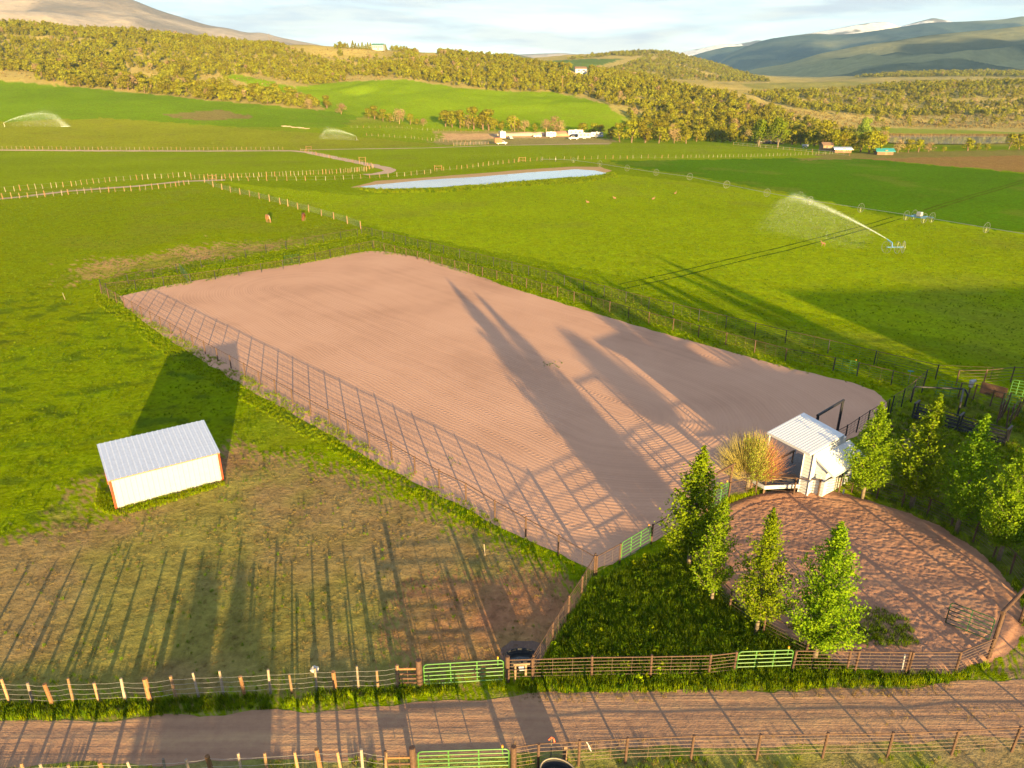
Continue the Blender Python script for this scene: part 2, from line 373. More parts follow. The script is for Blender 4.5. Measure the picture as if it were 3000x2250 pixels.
def leaf_mat(name, c0, c1, trans=0.35, rnd=0.25):
    m, nt, N, L, b = newmat(name); N.remove(b); out = N['Material Output']
    t = N.new('ShaderNodeTexCoord'); n = noise(N, L, t.outputs['Object'], 2.3, 3, 0.6)
    g = N.new('ShaderNodeNewGeometry')
    f = mth(N, L, 'ADD', mth(N, L, 'MULTIPLY', n.outputs[0], 0.7), mth(N, L, 'MULTIPLY', g.outputs['Random Per Island'], 0.5))
    r = ramp(N, [(0.25, c0), (0.85, c1)]); L.new(f, r.inputs[0])
    oi = N.new('ShaderNodeObjectInfo'); hs = N.new('ShaderNodeHueSaturation')
    L.new(mth(N, L, 'ADD', mth(N, L, 'MULTIPLY', oi.outputs['Random'], 2*rnd), 1-rnd), hs.inputs['Value'])
    L.new(mth(N, L, 'ADD', mth(N, L, 'MULTIPLY', oi.outputs['Random'], 0.03), 0.485), hs.inputs['Hue']); L.new(r.outputs[0], hs.inputs['Color'])
    d = N.new('ShaderNodeBsdfDiffuse'); tr = N.new('ShaderNodeBsdfTranslucent'); mx_ = N.new('ShaderNodeMixShader'); mx_.inputs[0].default_value = trans
    L.new(hs.outputs[0], d.inputs['Color']); L.new(hs.outputs[0], tr.inputs['Color']); L.new(d.outputs[0], mx_.inputs[1]); L.new(tr.outputs[0], mx_.inputs[2]); L.new(mx_.outputs[0], out.inputs['Surface'])
    return m
M_LEAF = leaf_mat('poplar_leaf', (0.085, 0.18, 0.006), (0.24, 0.335, 0.013), 0.48, 0.12)
M_JUN = leaf_mat('juniper_needle', (0.110, 0.116, 0.005), (0.218, 0.207, 0.013), 0.25, 0.22)
M_BARE = leaf_mat('bare_oak_twig', (0.17, 0.12, 0.06), (0.25, 0.18, 0.10), 0.1, 0.15)
M_COT = leaf_mat('cottonwood_leaf', (0.06, 0.12, 0.006), (0.16, 0.21, 0.010), 0.3, 0.1)
M_SAGE = leaf_mat('sage_leaf', (0.15, 0.12, 0.045), (0.25, 0.19, 0.075), 0.1, 0.25)
M_GRASS = leaf_mat('green_grass', (0.14, 0.21, 0.002), (0.30, 0.37, 0.006), 0.5, 0.2)
M_GRASSD = leaf_mat('dark_grass', (0.045, 0.10, 0.003), (0.15, 0.22, 0.006), 0.45, 0.2)
M_DRY = leaf_mat('dry_grass', (0.16, 0.12, 0.04), (0.30, 0.22, 0.09), 0.3, 0.2)
M_TWIG = leaf_mat('willow_twig', (0.30, 0.15, 0.07), (0.44, 0.24, 0.12), 0.1, 0.0)
M_TWIGY = leaf_mat('willow_twig_yellow', (0.24, 0.20, 0.06), (0.36, 0.29, 0.09), 0.1, 0.0)
M_WLEAF = leaf_mat('willow_leaf', (0.13, 0.20, 0.02), (0.24, 0.30, 0.04), 0.3, 0.0)

# ------------------------------------------------------------------ ground sheet
FIELD = (0.170, 0.235, 0.002)
ZONES = [   # (picture outline, colour, edge wobble in m, softness px)
 ([(-400, 590), (640, 535), (1080, 672), (1060, 745), (300, 850), (200, 1000), (-400, 1100)], (0.188, 0.240, 0.002)),
 ([(640, 530), (1060, 660), (3500, 1140), (3500, 640), (2760, 650), (2250, 560), (1760, 505), (1050, 575)], (0.235, 0.310, 0.003)),
 ([(1780, 472), (2450, 460), (2560, 468), (3000, 508), (3500, 560), (3500, 720), (2900, 672), (2500, 610), (2250, 555), (2030, 515), (1850, 490)], (0.080, 0.170, 0.002)),
 ([(2370, 466), (2600, 450), (3500, 432), (3500, 560), (3000, 506), (2560, 467)], (0.27, 0.165, 0.055)),
 ([(2250, 448), (2400, 452), (2600, 446), (3500, 430), (3500, 446), (2650, 462), (2370, 470)], (0.20, 0.18, 0.045)),
 ([(-400, 445), (800, 445), (900, 445), (1000, 425), (1400, 425), (1900, 418), (2380, 440), (2400, 462), (1800, 470), (1300, 500), (1000, 515), (600, 520), (0, 575), (-400, 580)], (0.20, 0.265, 0.005)),
 ([(-400, 442), (-400, 360), (300, 345), (700, 375), (1000, 395), (1300, 425), (900, 440)], (0.210, 0.235, 0.012)),
 ([(-400, 375), (-400, 240), (0, 236), (300, 262), (600, 292), (960, 325), (1060, 340), (1000, 375), (700, 372), (300, 345)], (0.125, 0.210, 0.003)),
 ([(480, 335), (640, 322), (760, 345), (620, 352), (520, 350)], (0.19, 0.16, 0.05)),
 ([(640, 220), (700, 217), (860, 255), (1000, 240), (1180, 232), (1330, 255), (1500, 268), (1620, 270), (1760, 300), (1830, 345), (1820, 372), (1660, 388), (1400, 383), (1280, 375), (1060, 342), (960, 325), (900, 290)], (0.170, 0.262, 0.003)),
 ([(1270, 385), (1420, 382), (1680, 392), (1820, 412), (1780, 424), (1500, 424), (1300, 424), (1260, 418), (1300, 400)], (0.27, 0.23, 0.085)),
 ([(1290, 393), (1420, 390), (1700, 394), (1690, 402), (1500, 404), (1330, 412), (1290, 405)], (0.46, 0.30, 0.16)),
 ([(2550, 372), (2700, 378), (3000, 388), (3500, 395), (3500, 402), (2980, 402), (2700, 398), (2580, 398)], (0.20, 0.24, 0.03)),
 ([(2170, 245), (2500, 238), (2620, 245), (2500, 262), (2350, 268), (2220, 268)], (0.26, 0.24, 0.06)),
 ([(1600, 178), (1730, 172), (1830, 172), (1700, 208), (1610, 200)], (0.10, 0.15, 0.03)),
]
NEAR = [
 ([(180, 830), (270, 775), (420, 750), (600, 722), (830, 702), (900, 700), (840, 725), (620, 755), (420, 790), (250, 815)], (0.40, 0.25, 0.10), 0.9),
 ([(-300, 1720), (200, 1540), (420, 1480), (560, 1380), (690, 1320), (900, 1350), (1150, 1440), (1400, 1560), (1650, 1690), (1700, 1720), (1640, 1850), (1560, 1950), (1400, 1990), (900, 2025), (0, 2060), (-300, 2080)], (0.255, 0.180, 0.080), 2.0),
 ([(640, 1320), (720, 1325), (820, 1365), (760, 1395), (655, 1400)], (0.33, 0.19, 0.10), 0.8),
 ([(250, 1400), (330, 1400), (330, 1450), (270, 1450)], (0.30, 0.20, 0.09), 0.8),
 ([(180, 1480), (290, 1470), (300, 1540), (190, 1560)], (0.28, 0.20, 0.09), 0.5),
 ([(1130, 1760), (1250, 1710), (1480, 1700), (1640, 1690), (1700, 1710), (1640, 1830), (1590, 1920), (1550, 1965), (1300, 1970), (1180, 1960), (1100, 1880)], (0.31, 0.155, 0.08), 2.0),
 ([(-300, 2100), (1000, 2075), (1480, 2035), (2900, 2000), (3300, 2000), (3300, 2300), (-300, 2300)], (0.30, 0.215, 0.13), 0.85),
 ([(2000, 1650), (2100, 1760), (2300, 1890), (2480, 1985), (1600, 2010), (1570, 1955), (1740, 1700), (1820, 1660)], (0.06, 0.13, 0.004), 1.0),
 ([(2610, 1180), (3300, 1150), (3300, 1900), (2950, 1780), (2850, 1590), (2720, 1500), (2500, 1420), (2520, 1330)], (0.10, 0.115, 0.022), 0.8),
 ([(2600, 1270), (2700, 1260), (2690, 1300), (2620, 1310)], (0.30, 0.20, 0.14), 0.9),
 ([(2580, 1350), (2640, 1350), (2640, 1390), (2590, 1385)], (0.30, 0.20, 0.14), 0.9),
 ([(2740, 1390), (2800, 1395), (2790, 1440), (2740, 1430)], (0.30, 0.20, 0.14), 0.8),
 ([(2900, 1930), (3300, 1800), (3300, 2040), (2900, 2020)], (0.30, 0.19, 0.13), 0.8),
]
def ground_color(X, Y, Z):
    n1 = fbm(X/9, Y/9, 21); n2 = fbm(X/2.2, Y/2.2, 5); nb = fbm(X/40, Y/40, 8)
    wob = np.clip(np.hypot(X, Y)*0.006, 0.15, 2.5)
    Xw = X+(fbm(X/3, Y/3, 31)-0.5)*wob*5; Yw = Y+(fbm(X/3+50, Y/3, 32)-0.5)*wob*5
    px, py, dep = proj(Xw, Yw, Z)
    front = (Yw > 10)
    c = np.empty(X.shape+(3,)); c[:] = FIELD
    # hills and valley: sage and dry grass
    hill = sstep(470, 560, np.hypot(X, Y)); sage = np.array((0.31, 0.255, 0.08)); tan = np.array((0.46, 0.355, 0.14)); olive = np.array((0.22, 0.20, 0.035))
    hc = sage*(1-nb[..., None])+tan*nb[..., None]; hc = hc*(1-0.5*n1[..., None])+olive*0.5*n1[..., None]
    c = c*(1-hill[..., None])+hc*hill[..., None]
    def put(mask, col, w=1.0):
        nonlocal c
        k_ = (mask & front)[..., None]*w if np.isscalar(w) else (mask & front)[..., None]*w[..., None]
        c = c*(1-k_)+np.array(col)*k_
    for poly, col in ZONES: put(inpoly(px, py, poly), col)
    rg_ = np.random.default_rng(5); sg_ = np.clip(np.hypot(X, Y)*0.018, 0.3, 2.0)
    px, py, dep = proj(Xw+rg_.normal(size=X.shape)*sg_+(n1-0.5)*5*sg_, Yw+rg_.normal(size=X.shape)*sg_+(n2-0.5)*4*sg_, Z)
    for poly, col, w in NEAR:
        m = inpoly(px, py, poly)
        blotch = np.clip(0.55+(n1-0.5)*2.6+(n2-0.5)*1.6, 0, 1)
        put(m, col, np.clip(w*(0.35+0.75*blotch), 0, 1) if w < 1.0 else np.clip((0.45 if w < 1.5 else 0.66)+(0.7 if w < 1.5 else 0.45)*blotch, 0, 1))
    # lush darker clumps in the pasture by the shed
    past = inpoly(px, py, [(-300, 860), (330, 870), (800, 1150), (700, 1330), (400, 1480), (-300, 1650)]) & front
    k_ = (past*sstep(0.56, 0.68, fbm(X/2.4, Y/1.3, 77))*0.6)[..., None]; c = c*(1-k_)+np.array((0.045, 0.085, 0.008))*k_
    # dry scatter
    k_ = (sstep(0.6, 0.75, fbm(X/14, Y/14, 91))*0.25*(1-hill))[..., None]; c = c*(1-k_)+np.array((0.19, 0.17, 0.035))*k_
    return np.clip(c, 0.002, 1)

fine = np.radians(np.arange(-44, 44.01, 0.17)); coarse = np.radians(np.concatenate([np.arange(44.5, 60, 1.0), np.arange(60, 300.01, 6.0), np.arange(300.5, 316, 1.0)]))
TH = np.concatenate([fine, coarse]); NA = len(TH)
RR = [2.0, 6.0, 10.0, 14.0, 16.0]
while RR[-1] < 2600: RR.append(RR[-1]*(1.0085 if RR[-1] < 140 else 1.0105))
RR = np.array(RR+[3200, 4500, 7000, 16600.0]); NR = len(RR)
A, R = np.meshgrid(TH, RR); X = np.clip(R*np.sin(A), -13500, 13500); Y = np.clip(R*np.cos(A), -1400, 9600)
Z = terrain(X, Y); Z[RR > 2550] = np.minimum(Z[RR > 2550], 60)*np.exp(-(RR[RR > 2550]-2550)/6000)[:, None]
CC = ground_color(X, Y, Z)
verts = np.stack([X, Y, Z], -1).reshape(-1, 3); cols_ = CC.reshape(-1, 3)
verts = np.vstack([verts, [[0, 0, 0]]]); cols_ = np.vstack([cols_, [FIELD]])
ii, jj = np.meshgrid(np.arange(NR-1), np.arange(NA), indexing='ij'); j2 = (jj+1) % NA
q = np.stack([ii*NA+jj, ii*NA+j2, (ii+1)*NA+j2, (ii+1)*NA+jj], -1).reshape(-1)
q = q.reshape(-1, 4)[:, ::-1].reshape(-1)
me = np_mesh('ground', verts, q, 4, M_GROUND, cols_, True)
bm = bmesh.new(); bm.from_mesh(me); bm.verts.ensure_lookup_table(); cvert = bm.verts[len(verts)-1]
for j in range(NA): bm.faces.new((bm.verts[(j+1) % NA], bm.verts[j], cvert))
bm.to_mesh(me); bm.free()
ground = bpy.data.objects.new('ground', me); COL.objects.link(ground); structure(ground, 'green irrigated fields and brushy hills')

def densify(pts, step, wob, seed, closed=True):
    out = []; n = len(pts); m = n if closed else n-1
    for i in range(m):
        a = Vector(pts[i]); b = Vector(pts[(i+1) % n]); L = (b-a).length; kk = max(1, int(L/step))
        for t in range(kk): out.append(a+(b-a)*t/kk)
    if not closed: out.append(Vector(pts[-1]))
    xs = np.array([p.x for p in out]); ys = np.array([p.y for p in out])
    dx = (fbm(xs/(step*2.5), ys/(step*2.5), seed)-0.5)*wob*2; dy = (fbm(xs/(step*2.5)+9, ys/(step*2.5)+5, seed)-0.5)*wob*2
    return [Vector((p.x+a, p.y+b, p.z)) for p, a, b in zip(out, dx, dy)]
def sheet(name, pxpoly, mat, z, step=0.6, wob=0.25, seed=1, label=None):
    P = densify([hit(*p) for p in pxpoly], step, wob, seed)
    bm = bmesh.new(); f = bm.faces.new([bm.verts.new((p.x, p.y, z)) for p in P])
    bmesh.ops.triangulate(bm, faces=[f]); bmesh.ops.recalc_face_normals(bm, faces=bm.faces)
    for f in bm.faces:
        if f.normal.z < 0: f.normal_flip()
    me = bpy.data.meshes.new(name); bm.to_mesh(me); bm.free(); me.materials.append(mat)
    o = bpy.data.objects.new(name, me); COL.objects.link(o); return structure(o, label)
def ribbon(name, pts, width, mat, zoff, step=2.0, wob=0.2, seed=1, label=None, drape=True):
    C = densify(pts, step, 0.0, seed, closed=False); m = MB(); L = []
    for i, p in enumerate(C):
        d = (C[min(i+1, len(C)-1)]-C[max(i-1, 0)]); d.z = 0; d.normalize(); nrm = Vector((-d.y, d.x, 0)); w = width*(1+0.35*(random.random()-0.5))/2
        a = p+nrm*w*(1+wob*(random.random()-0.5)); b = p-nrm*w*(1+wob*(random.random()-0.5))
        L.append((Vector((a.x, a.y, (gz(a.x, a.y) if drape else 0)+zoff)), Vector((b.x, b.y, (gz(b.x, b.y) if drape else 0)+zoff))))
    for i in range(len(L)-1): m.quad(L[i][1], L[i+1][1], L[i+1][0], L[i][0])
    o = m.build(name, mat); return structure(o, label)

# arena: raked sand
AC = [hit(352, 862), hit(1085, 738), hit(2600, 1172), hit(1720, 1645)]
Acen = sum(AC, Vector())/4; Au = ((AC[2]-AC[1])+(AC[3]-AC[0])); Au.z = 0; Au.normalize(); Av = Vector((-Au.y, Au.x, 0))
ALEN = ((AC[2]-AC[1]).length+(AC[3]-AC[0]).length)/2; AWID = ((AC[1]-AC[0]).length+(AC[2]-AC[3]).length)/2
def arena_material():
    m, nt, N, L, b = newmat('arena_sand'); t = N.new('ShaderNodeTexCoord'); P = t.outputs['Object']
    def lin(vec, off):
        d = N.new('ShaderNodeVectorMath'); d.operation = 'DOT_PRODUCT'; L.new(P, d.inputs[0]); d.inputs[1].default_value = vec
        return mth(N, L, 'ADD', d.outputs['Value'], off)
    a = lin(tuple(Au), -Au.dot(Acen)); bb = lin(tuple(Av), -Av.dot(Acen))
    half = ALEN/2-AWID*0.33
    ax = mth(N, L, 'MAXIMUM', mth(N, L, 'SUBTRACT', mth(N, L, 'ABSOLUTE', a), half), 0.0)
    nw = noise(N, L, P, 0.12, 2, 0.5)
    bw = mth(N, L, 'ADD', bb, mth(N, L, 'MULTIPLY', nw.outputs[0], 1.6))
    d = mth(N, L, 'SQRT', mth(N, L, 'ADD', mth(N, L, 'MULTIPLY', ax, ax), mth(N, L, 'MULTIPLY', bw, bw)))
    fine_ = mth(N, L, 'SINE', mth(N, L, 'MULTIPLY', d, 2*math.pi/0.34))
    cmb = N.new('ShaderNodeCombineXYZ'); L.new(mth(N, L, 'MULTIPLY', d, 1.0), cmb.inputs[0])
    L.new(mth(N, L, 'MULTIPLY', a, 0.02), cmb.inputs[1])
    band = noise(N, L, cmb.outputs[0], 1.3, 3, 0.7)
    tread_m = ramp(N, [(0.56, 0.0), (0.62, 1.0)])
    cmb2 = N.new('ShaderNodeCombineXYZ'); L.new(mth(N, L, 'MULTIPLY', d, 0.55), cmb2.inputs[0]); bn2 = noise(N, L, cmb2.outputs[0], 2.0, 1, 0.5); L.new(bn2.outputs[0], tread_m.inputs[0])
    tread = mth(N, L, 'SINE', mth(N, L, 'ADD', mth(N, L, 'MULTIPLY', a, 2*math.pi/0.42), mth(N, L, 'MULTIPLY', d, 5.0)))
    tread = mth(N, L, 'MULTIPLY', tread, tread_m.outputs[0])
    n1 = noise(N, L, P, 0.09, 4, 0.55); n2 = noise(N, L, P, 5.0, 4, 0.7)
    h = mth(N, L, 'ADD', mth(N, L, 'MULTIPLY', fine_, 0.22), mth(N, L, 'MULTIPLY', band.outputs[0], 1.3))
    h = mth(N, L, 'ADD', h, mth(N, L, 'MULTIPLY', tread, 0.28)); h = mth(N, L, 'ADD', h, mth(N, L, 'MULTIPLY', n2.outputs[0], 0.7))
    L.new(bump(N, L, h, 0.48, 0.034), b.inputs['Normal'])
    r = ramp(N, [(0.32, (0.46, 0.262, 0.178)), (0.5, (0.56, 0.325, 0.222)), (0.68, (0.61, 0.362, 0.25))])
    f = mth(N, L, 'ADD', mth(N, L, 'MULTIPLY', n1.outputs[0], 0.7), mth(N, L, 'MULTIPLY', band.outputs[0], 0.35)); f = mth(N, L, 'SUBTRACT', f, 0.1); f = mth(N, L, 'ADD', f, mth(N, L, 'MULTIPLY', n2.outputs[0], 0.15))
    L.new(f, r.inputs[0]); L.new(r.outputs[0], b.inputs['Base Color']); b.inputs['Roughness'].default_value = 0.97; b.inputs['Specular IOR Level'].default_value = 0.05
    return m
M_SAND = arena_material()
arena = sheet('arena_ground', [(350, 868), (480, 838), (700, 800), (900, 770), (1010, 747), (1075, 736), (1128, 736), (1230, 754), (1350, 790), (1500, 845), (1700, 905), (1900, 965), (2100, 1020), (2300, 1075),
    (2480, 1118), (2560, 1145), (2600, 1178), (2590, 1215), (2530, 1262), (2440, 1310), (2330, 1375), (2150, 1450), (1990, 1545), (1900, 1600), (1800, 1655), (1735, 1672), (1690, 1648), (1550, 1585), (1400, 1512), (1200, 1405), (1000, 1295), (800, 1180), (600, 1062), (450, 965), (375, 905)], M_SAND, 0.010, 0.5, 0.28, 3, 'pinkish raked sand of the riding arena')

road = sheet('dirt_road', [(-700, 2150), (-200, 2120), (0, 2115), (300, 2108), (700, 2088), (1000, 2072), (1300, 2058), (1500, 2040), (1700, 2030), (2000, 2026), (2400, 2018), (2700, 2012), (2900, 1990), (3300, 1960), (3900, 1960),
    (3900, 2150), (3300, 2155), (2900, 2165), (2500, 2180), (2000, 2190), (1500, 2210), (1000, 2220), (500, 2235), (0, 2245), (-700, 2280)], M_ROAD, 0.006, 0.5, 0.35, 11, 'reddish dirt road between the two pipe fences')
mud = sheet('mud_patch', [(1470, 1900), (1500, 1880), (1560, 1875), (1600, 1890), (1590, 1930), (1560, 1958), (1500, 1965), (1465, 1940)], M_MUD, 0.006, 0.3, 0.15, 5, 'dark trampled mud behind the water trough')

# round pen with hoof-churned dirt: a real relief
PENC = Vector((18.48, 32.29, 0)); PENR = 8.1
gx = np.arange(-8.4, 8.41, 0.07); GX, GY = np.meshgrid(gx, gx); rr_ = np.hypot(GX, GY)
edge = 8.0+(fbm(GX*0.8+5, GY*0.8, 4)-0.5)*0.7
h = 0.065*fbm(GX*5.5, GY*8.5, 41, 3, 0.6)+0.03*fbm(GX*11, GY*13, 43, 2)+0.03*fbm(GX*1.3, GY*1.7, 47, 2)
h = h*np.where(rr_ > 6.9, 0.45, 1.0); h += 0.06*sstep(6.6, 7.4, rr_)*(1-sstep(7.4, 8.0, rr_))
h = 0.012+h*(1-sstep(7.5, 8.0, rr_))
nn = len(gx); keep = (rr_ < edge)
vi = -np.ones(GX.shape, int); vi[keep] = np.arange(keep.sum())
pv = np.stack([GX[keep]+PENC.x, GY[keep]+PENC.y, h[keep]], -1)
qq = np.stack([vi[:-1, :-1], vi[:-1, 1:], vi[1:, 1:], vi[1:, :-1]], -1).reshape(-1, 4); qq = qq[(qq >= 0).all(1)]
pen = bpy.data.objects.new('round_pen_ground', np_mesh('round_pen_ground', pv, qq.reshape(-1), 4, M_PEN, None, True)); COL.objects.link(pen)
structure(pen, 'hoof-churned reddish dirt of the round pen')

# lanes in the pasture and the wheel tracks
ribbon('dirt_lane', [hit(*p) for p in [(-350, 620), (-100, 590), (30, 580), (200, 560), (400, 545), (540, 531), (660, 527)]], 2.8, M_LANE, 0.006, 3, 0.3, 2, 'pale dirt lane between rows of wooden posts')
ribbon('dirt_lane', [hit(*p) for p in [(-350, 438), (0, 440.5), (300, 442), (600, 443), (800, 442), (860, 442), (900, 446), (960, 458), (1040, 474), (1100, 486), (1135, 494), (1142, 500), (1128, 506), (1100, 510), (1070, 512)]], 4.6, M_LANE, 0.012, 3, 0.3, 4, 'pale lane curving past the pond')
ribbon('dirt_lane', [hit(*p) for p in [(880, 439), (1000, 437.5), (1240, 434), (1430, 427), (1600, 424), (1790, 420)]], 3.0, M_LANE, 0.02, 4, 0.3, 6, 'faint lane leading to the parked trailers')
M_TRACK = dirt_material('flattened_grass', (0.055, 0.085, 0.003), (0.075, 0.115, 0.004), (0.11, 0.15, 0.005), 1.5, 0.05)
for dx in (0, 1):
    base = [hit(*p) for p in [(1830, 845), (2000, 808), (2150, 770), (2300, 735), (2450, 695), (2560, 665), (2640, 640)]]
    ribbon('wheel_track', [p+Vector((-0.5*dx, 2.2*dx, 0)) for p in base], 0.42, M_TRACK, 0.006, 2.0, 0.6, 3, 'flattened tyre track through the near grass')
    base = [hit(*p) for p in [(2715, 622), (2780, 600), (2860, 575), (2930, 555), (3010, 530), (3150, 490)]]
    ribbon('wheel_track', [p+Vector((1.0*dx, 3.0*dx, 0)) for p in base], 0.6, M_TRACK, 0.006, 3.0, 0.6, 3, 'flattened tyre track through the dark field')

# ponds
def water_material():
    m, nt, N, L, b = newmat('pond_water'); t = N.new('ShaderNodeTexCoord')
    n = noise(N, L, t.outputs['Object'], 0.8, 4, 0.6); L.new(bump(N, L, n.outputs[0], 0.08, 0.02), b.inputs['Normal'])
    b.inputs['Base Color'].default_value = (0.30, 0.33, 0.38, 1); b.inputs['Roughness'].default_value = 0.03; b.inputs['IOR'].default_value = 1.6; b.inputs['Specular IOR Level'].default_value = 1.0
    return m
M_WATER = water_material()
sheet('pond_bank', [(1030, 549), (1100, 530), (1250, 520), (1400, 508), (1550, 496), (1680, 488), (1760, 489), (1790, 500), (1770, 508), (1650, 515), (1500, 525), (1300, 540), (1150, 546), (1060, 550)], M_BANK, 0.006, 2.5, 0.9, 12, 'tan earth bank round the irrigation pond')
pond = sheet('pond_water', [(1052, 547), (1100, 541), (1250, 527), (1400, 518), (1550, 505), (1690, 496), (1740, 499), (1778, 507), (1750, 514), (1650, 520), (1550, 529), (1460, 538), (1420, 542), (1370, 541), (1300, 548), (1220, 551), (1150, 553), (1090, 554)], M_WATER, 0.014, 2.0, 0.7, 17, 'long pale irrigation pond mirroring the sky')
far_pts = [(0.478, 500), (0.50, 511), (0.56, 512), (0.62, 510), (0.665, 508), (0.70, 490), (0.70, 440), (0.62, 425), (0.54, 427), (0.50, 440), (0.47, 470)]
def pond_pt(s, y): return Vector((s*y, y, 0))
zw = max(gz(s_*y_, y_) for s_, y_ in far_pts)+0.15
mw = MB(); pl = densify([pond_pt(s, y) for s, y in far_pts], 4, 1.0, 7); mw.v = [(p.x, p.y, zw) for p in pl]; mw.f = [tuple(range(len(pl)))][::1]
fpo = mw.build('river_pond_water', M_WATER); structure(fpo, 'dark green pond beyond the tree belt')

# ------------------------------------------------------------------ fences and gates
def unit_post(name, r0, r1, mat, n=8, cone=0.0):
    m = MB(); m.tube([(0, 0, -0.05), (0, 0, 0.5), (0, 0, 1.0)], [r0, (r0+r1)/2, r1], n); return m.mesh(name, mat, False)
POST_RUST = unit_post('post', 0.055, 0.055, M_RUST); POST_DARK = unit_post('post', 0.05, 0.05, M_DARK)
POST_THIN = unit_post('post', 0.022, 0.022, M_RUST, 5); POST_BIG = unit_post('post', 0.10, 0.10, M_RUST, 10)
POST_W = [unit_post('post', 0.065, 0.052, M_WOOD), unit_post('post', 0.055, 0.05, M_WOODG), unit_post('post', 0.095, 0.085, M_WOODO, 9), unit_post('post', 0.06, 0.045, M_WOODG, 7)]
STAY = unit_post('stay', 0.009, 0.009, M_ROD, 4)
def along(pts, spacing):
    out = []
    for a, b in zip(pts[:-1], pts[1:]):
        L = (b-a).length; n = max(1, round(L/spacing)); out += [a+(b-a)*i/n for i in range(n)]
    return out+[pts[-1]]
def pipe_fence(label, pts, spacing=3.0, h=1.3, rails=6, post=None, rail_mat=None, explicit=False, stays=True, low=0.28, top_r=0.028, rod_r=0.011, lean=0.02):
    pts = [Vector((p.x, p.y, gz(p.x, p.y))) for p in pts]
    P = pts if explicit else along(pts, spacing)
    root = thing('pipe_fence', label, 'fence', P[0]); post = post or POST_RUST; rail_mat = rail_mat or M_ROD
    for p in P:
        o = child('post', post, root, p-P[0], random.random()*6.28, (1, 1, h*random.uniform(1.0, 1.06)), rot=(random.uniform(-lean, lean), random.uniform(-lean, lean), random.random()*6))
    for k in range(rails):
        z = low+(h-0.03-low)*k/(rails-1); r = top_r if k == rails-1 else rod_r
        m = MB(); m.tube([p+Vector((0, 0, z+random.uniform(-0.012, 0.012))) for p in P], r, 6 if k == rails-1 else 4); m.build('rail', M_RUST if k == rails-1 else rail_mat, root)
    if stays:
        for a, b in zip(P[:-1], P[1:]):
            L = (b-a).length
            for t in ((1/3, 2/3) if L > 1.8 else ()):
                child('stay', STAY, root, a+(b-a)*t-P[0]+Vector((0, 0, low-0.03)), 0, (1, 1, h-low))
    return root
def wood_fence(label, P, h=1.2, wires=4, mats=(0, 1, 3, 0, 2), hv=0.12, lean=0.07, explicit=True, spacing=2.0, wr=0.005, order=None, name='wire_fence', cat='fence', thick=1.0):
    P = [Vector((p.x, p.y, gz(p.x, p.y))) for p in P]
    if not explicit: P = along(P, spacing)
    root = thing(name, label, cat, P[0])
    for i, p in enumerate(P):
        k = order[i % len(order)] if order else random.choice(mats); s = random.uniform(0.85, 1.15)*thick
        child('post', POST_W[k], root, p-P[0], 0, (s, s, h*random.uniform(1-hv, 1+hv)), rot=(random.uniform(-lean, lean), random.uniform(-lean, lean), random.random()*6))
    for k in range(wires):
        z = h*(0.25+0.65*k/max(1, wires-1)); pp = []
        for i, p in enumerate(P):
            pp.append(p+Vector((0, -0.06, z+random.uniform(-0.02, 0.02))))
            if i < len(P)-1: pp.append((p+P[i+1])/2+Vector((0, -0.06, z-0.03)))
        m = MB(); m.tube(pp, wr, 3); m.build('wire', M_WIRE, root)
    return root
def farm_gate(label, a, b, h=1.22, low=0.14, mat=None, bars=6, ups=2, group=None, cap=True):
    mat = mat or M_GREEN; a = Vector((a.x, a.y, 0)); b = Vector((b.x, b.y, 0)); d = (b-a); L = d.length; d.normalize(); up = Vector((0, 0, 1))
    root = thing('farm_gate', label, 'gate', a, group)
    def at(s, z): return a+d*s+up*z
    c = 0.16; loop = [at(0, low), at(0, h-c)]+[at(c-c*math.cos(t), h-c+c*math.sin(t)) for t in (0.4, 0.8, 1.2)]+[at(c, h), at(L-c, h)]+[at(L-c+c*math.sin(t), h-c+c*math.cos(t)) for t in (0.4, 0.8, 1.2)]+[at(L, h-c), at(L, low), at(0, low)]
    m = MB(); m.tube(loop, 0.027, 6); m.build('gate_frame', mat, root)
    for k in range(1, bars-1):
        z = low+(h-low)*(k/(bars-1))**0.93; m = MB(); m.tube([at(0.02, z), at(L-0.02, z)], 0.024, 6); m.build('bar', mat, root)
    for k in range(ups):
        s = L*(k+1)/(ups+1); m = MB(); m.bar(at(s, low)-d.cross(up)*0.03, at(s, h)-d.cross(up)*0.03, 0.05, 0.012); m.build('upright', mat, root)
    for s in (0.0,):
        for z in (0.35, 0.95): m = MB(); m.tube([at(-0.12, z), at(0.0, z)], 0.018, 5); m.build('hinge', M_DARK, root)
    if cap:
        m = MB(); m.tube([at(L-0.24, h-0.28), at(L-0.24, h+0.16)], 0.022, 6); m.build('latch_rod', mat, root)
        m = MB(); m.tube([at(L-0.24, h+0.10), at(L-0.24, h+0.20)], 0.034, 6); m.build('latch_cap', M_ORANGE, root)
    return root
def lone_post(label, p, h, r=0.09, mat=None, name='gate_post'):
    m = MB(); m.tube([(p.x, p.y, -0.05), (p.x, p.y, h*0.5), (p.x, p.y, h-0.012), (p.x, p.y, h)], [r, r, r, r*0.85], 12); o = m.build(name, mat or M_RUST); return tag(o, label, 'post')

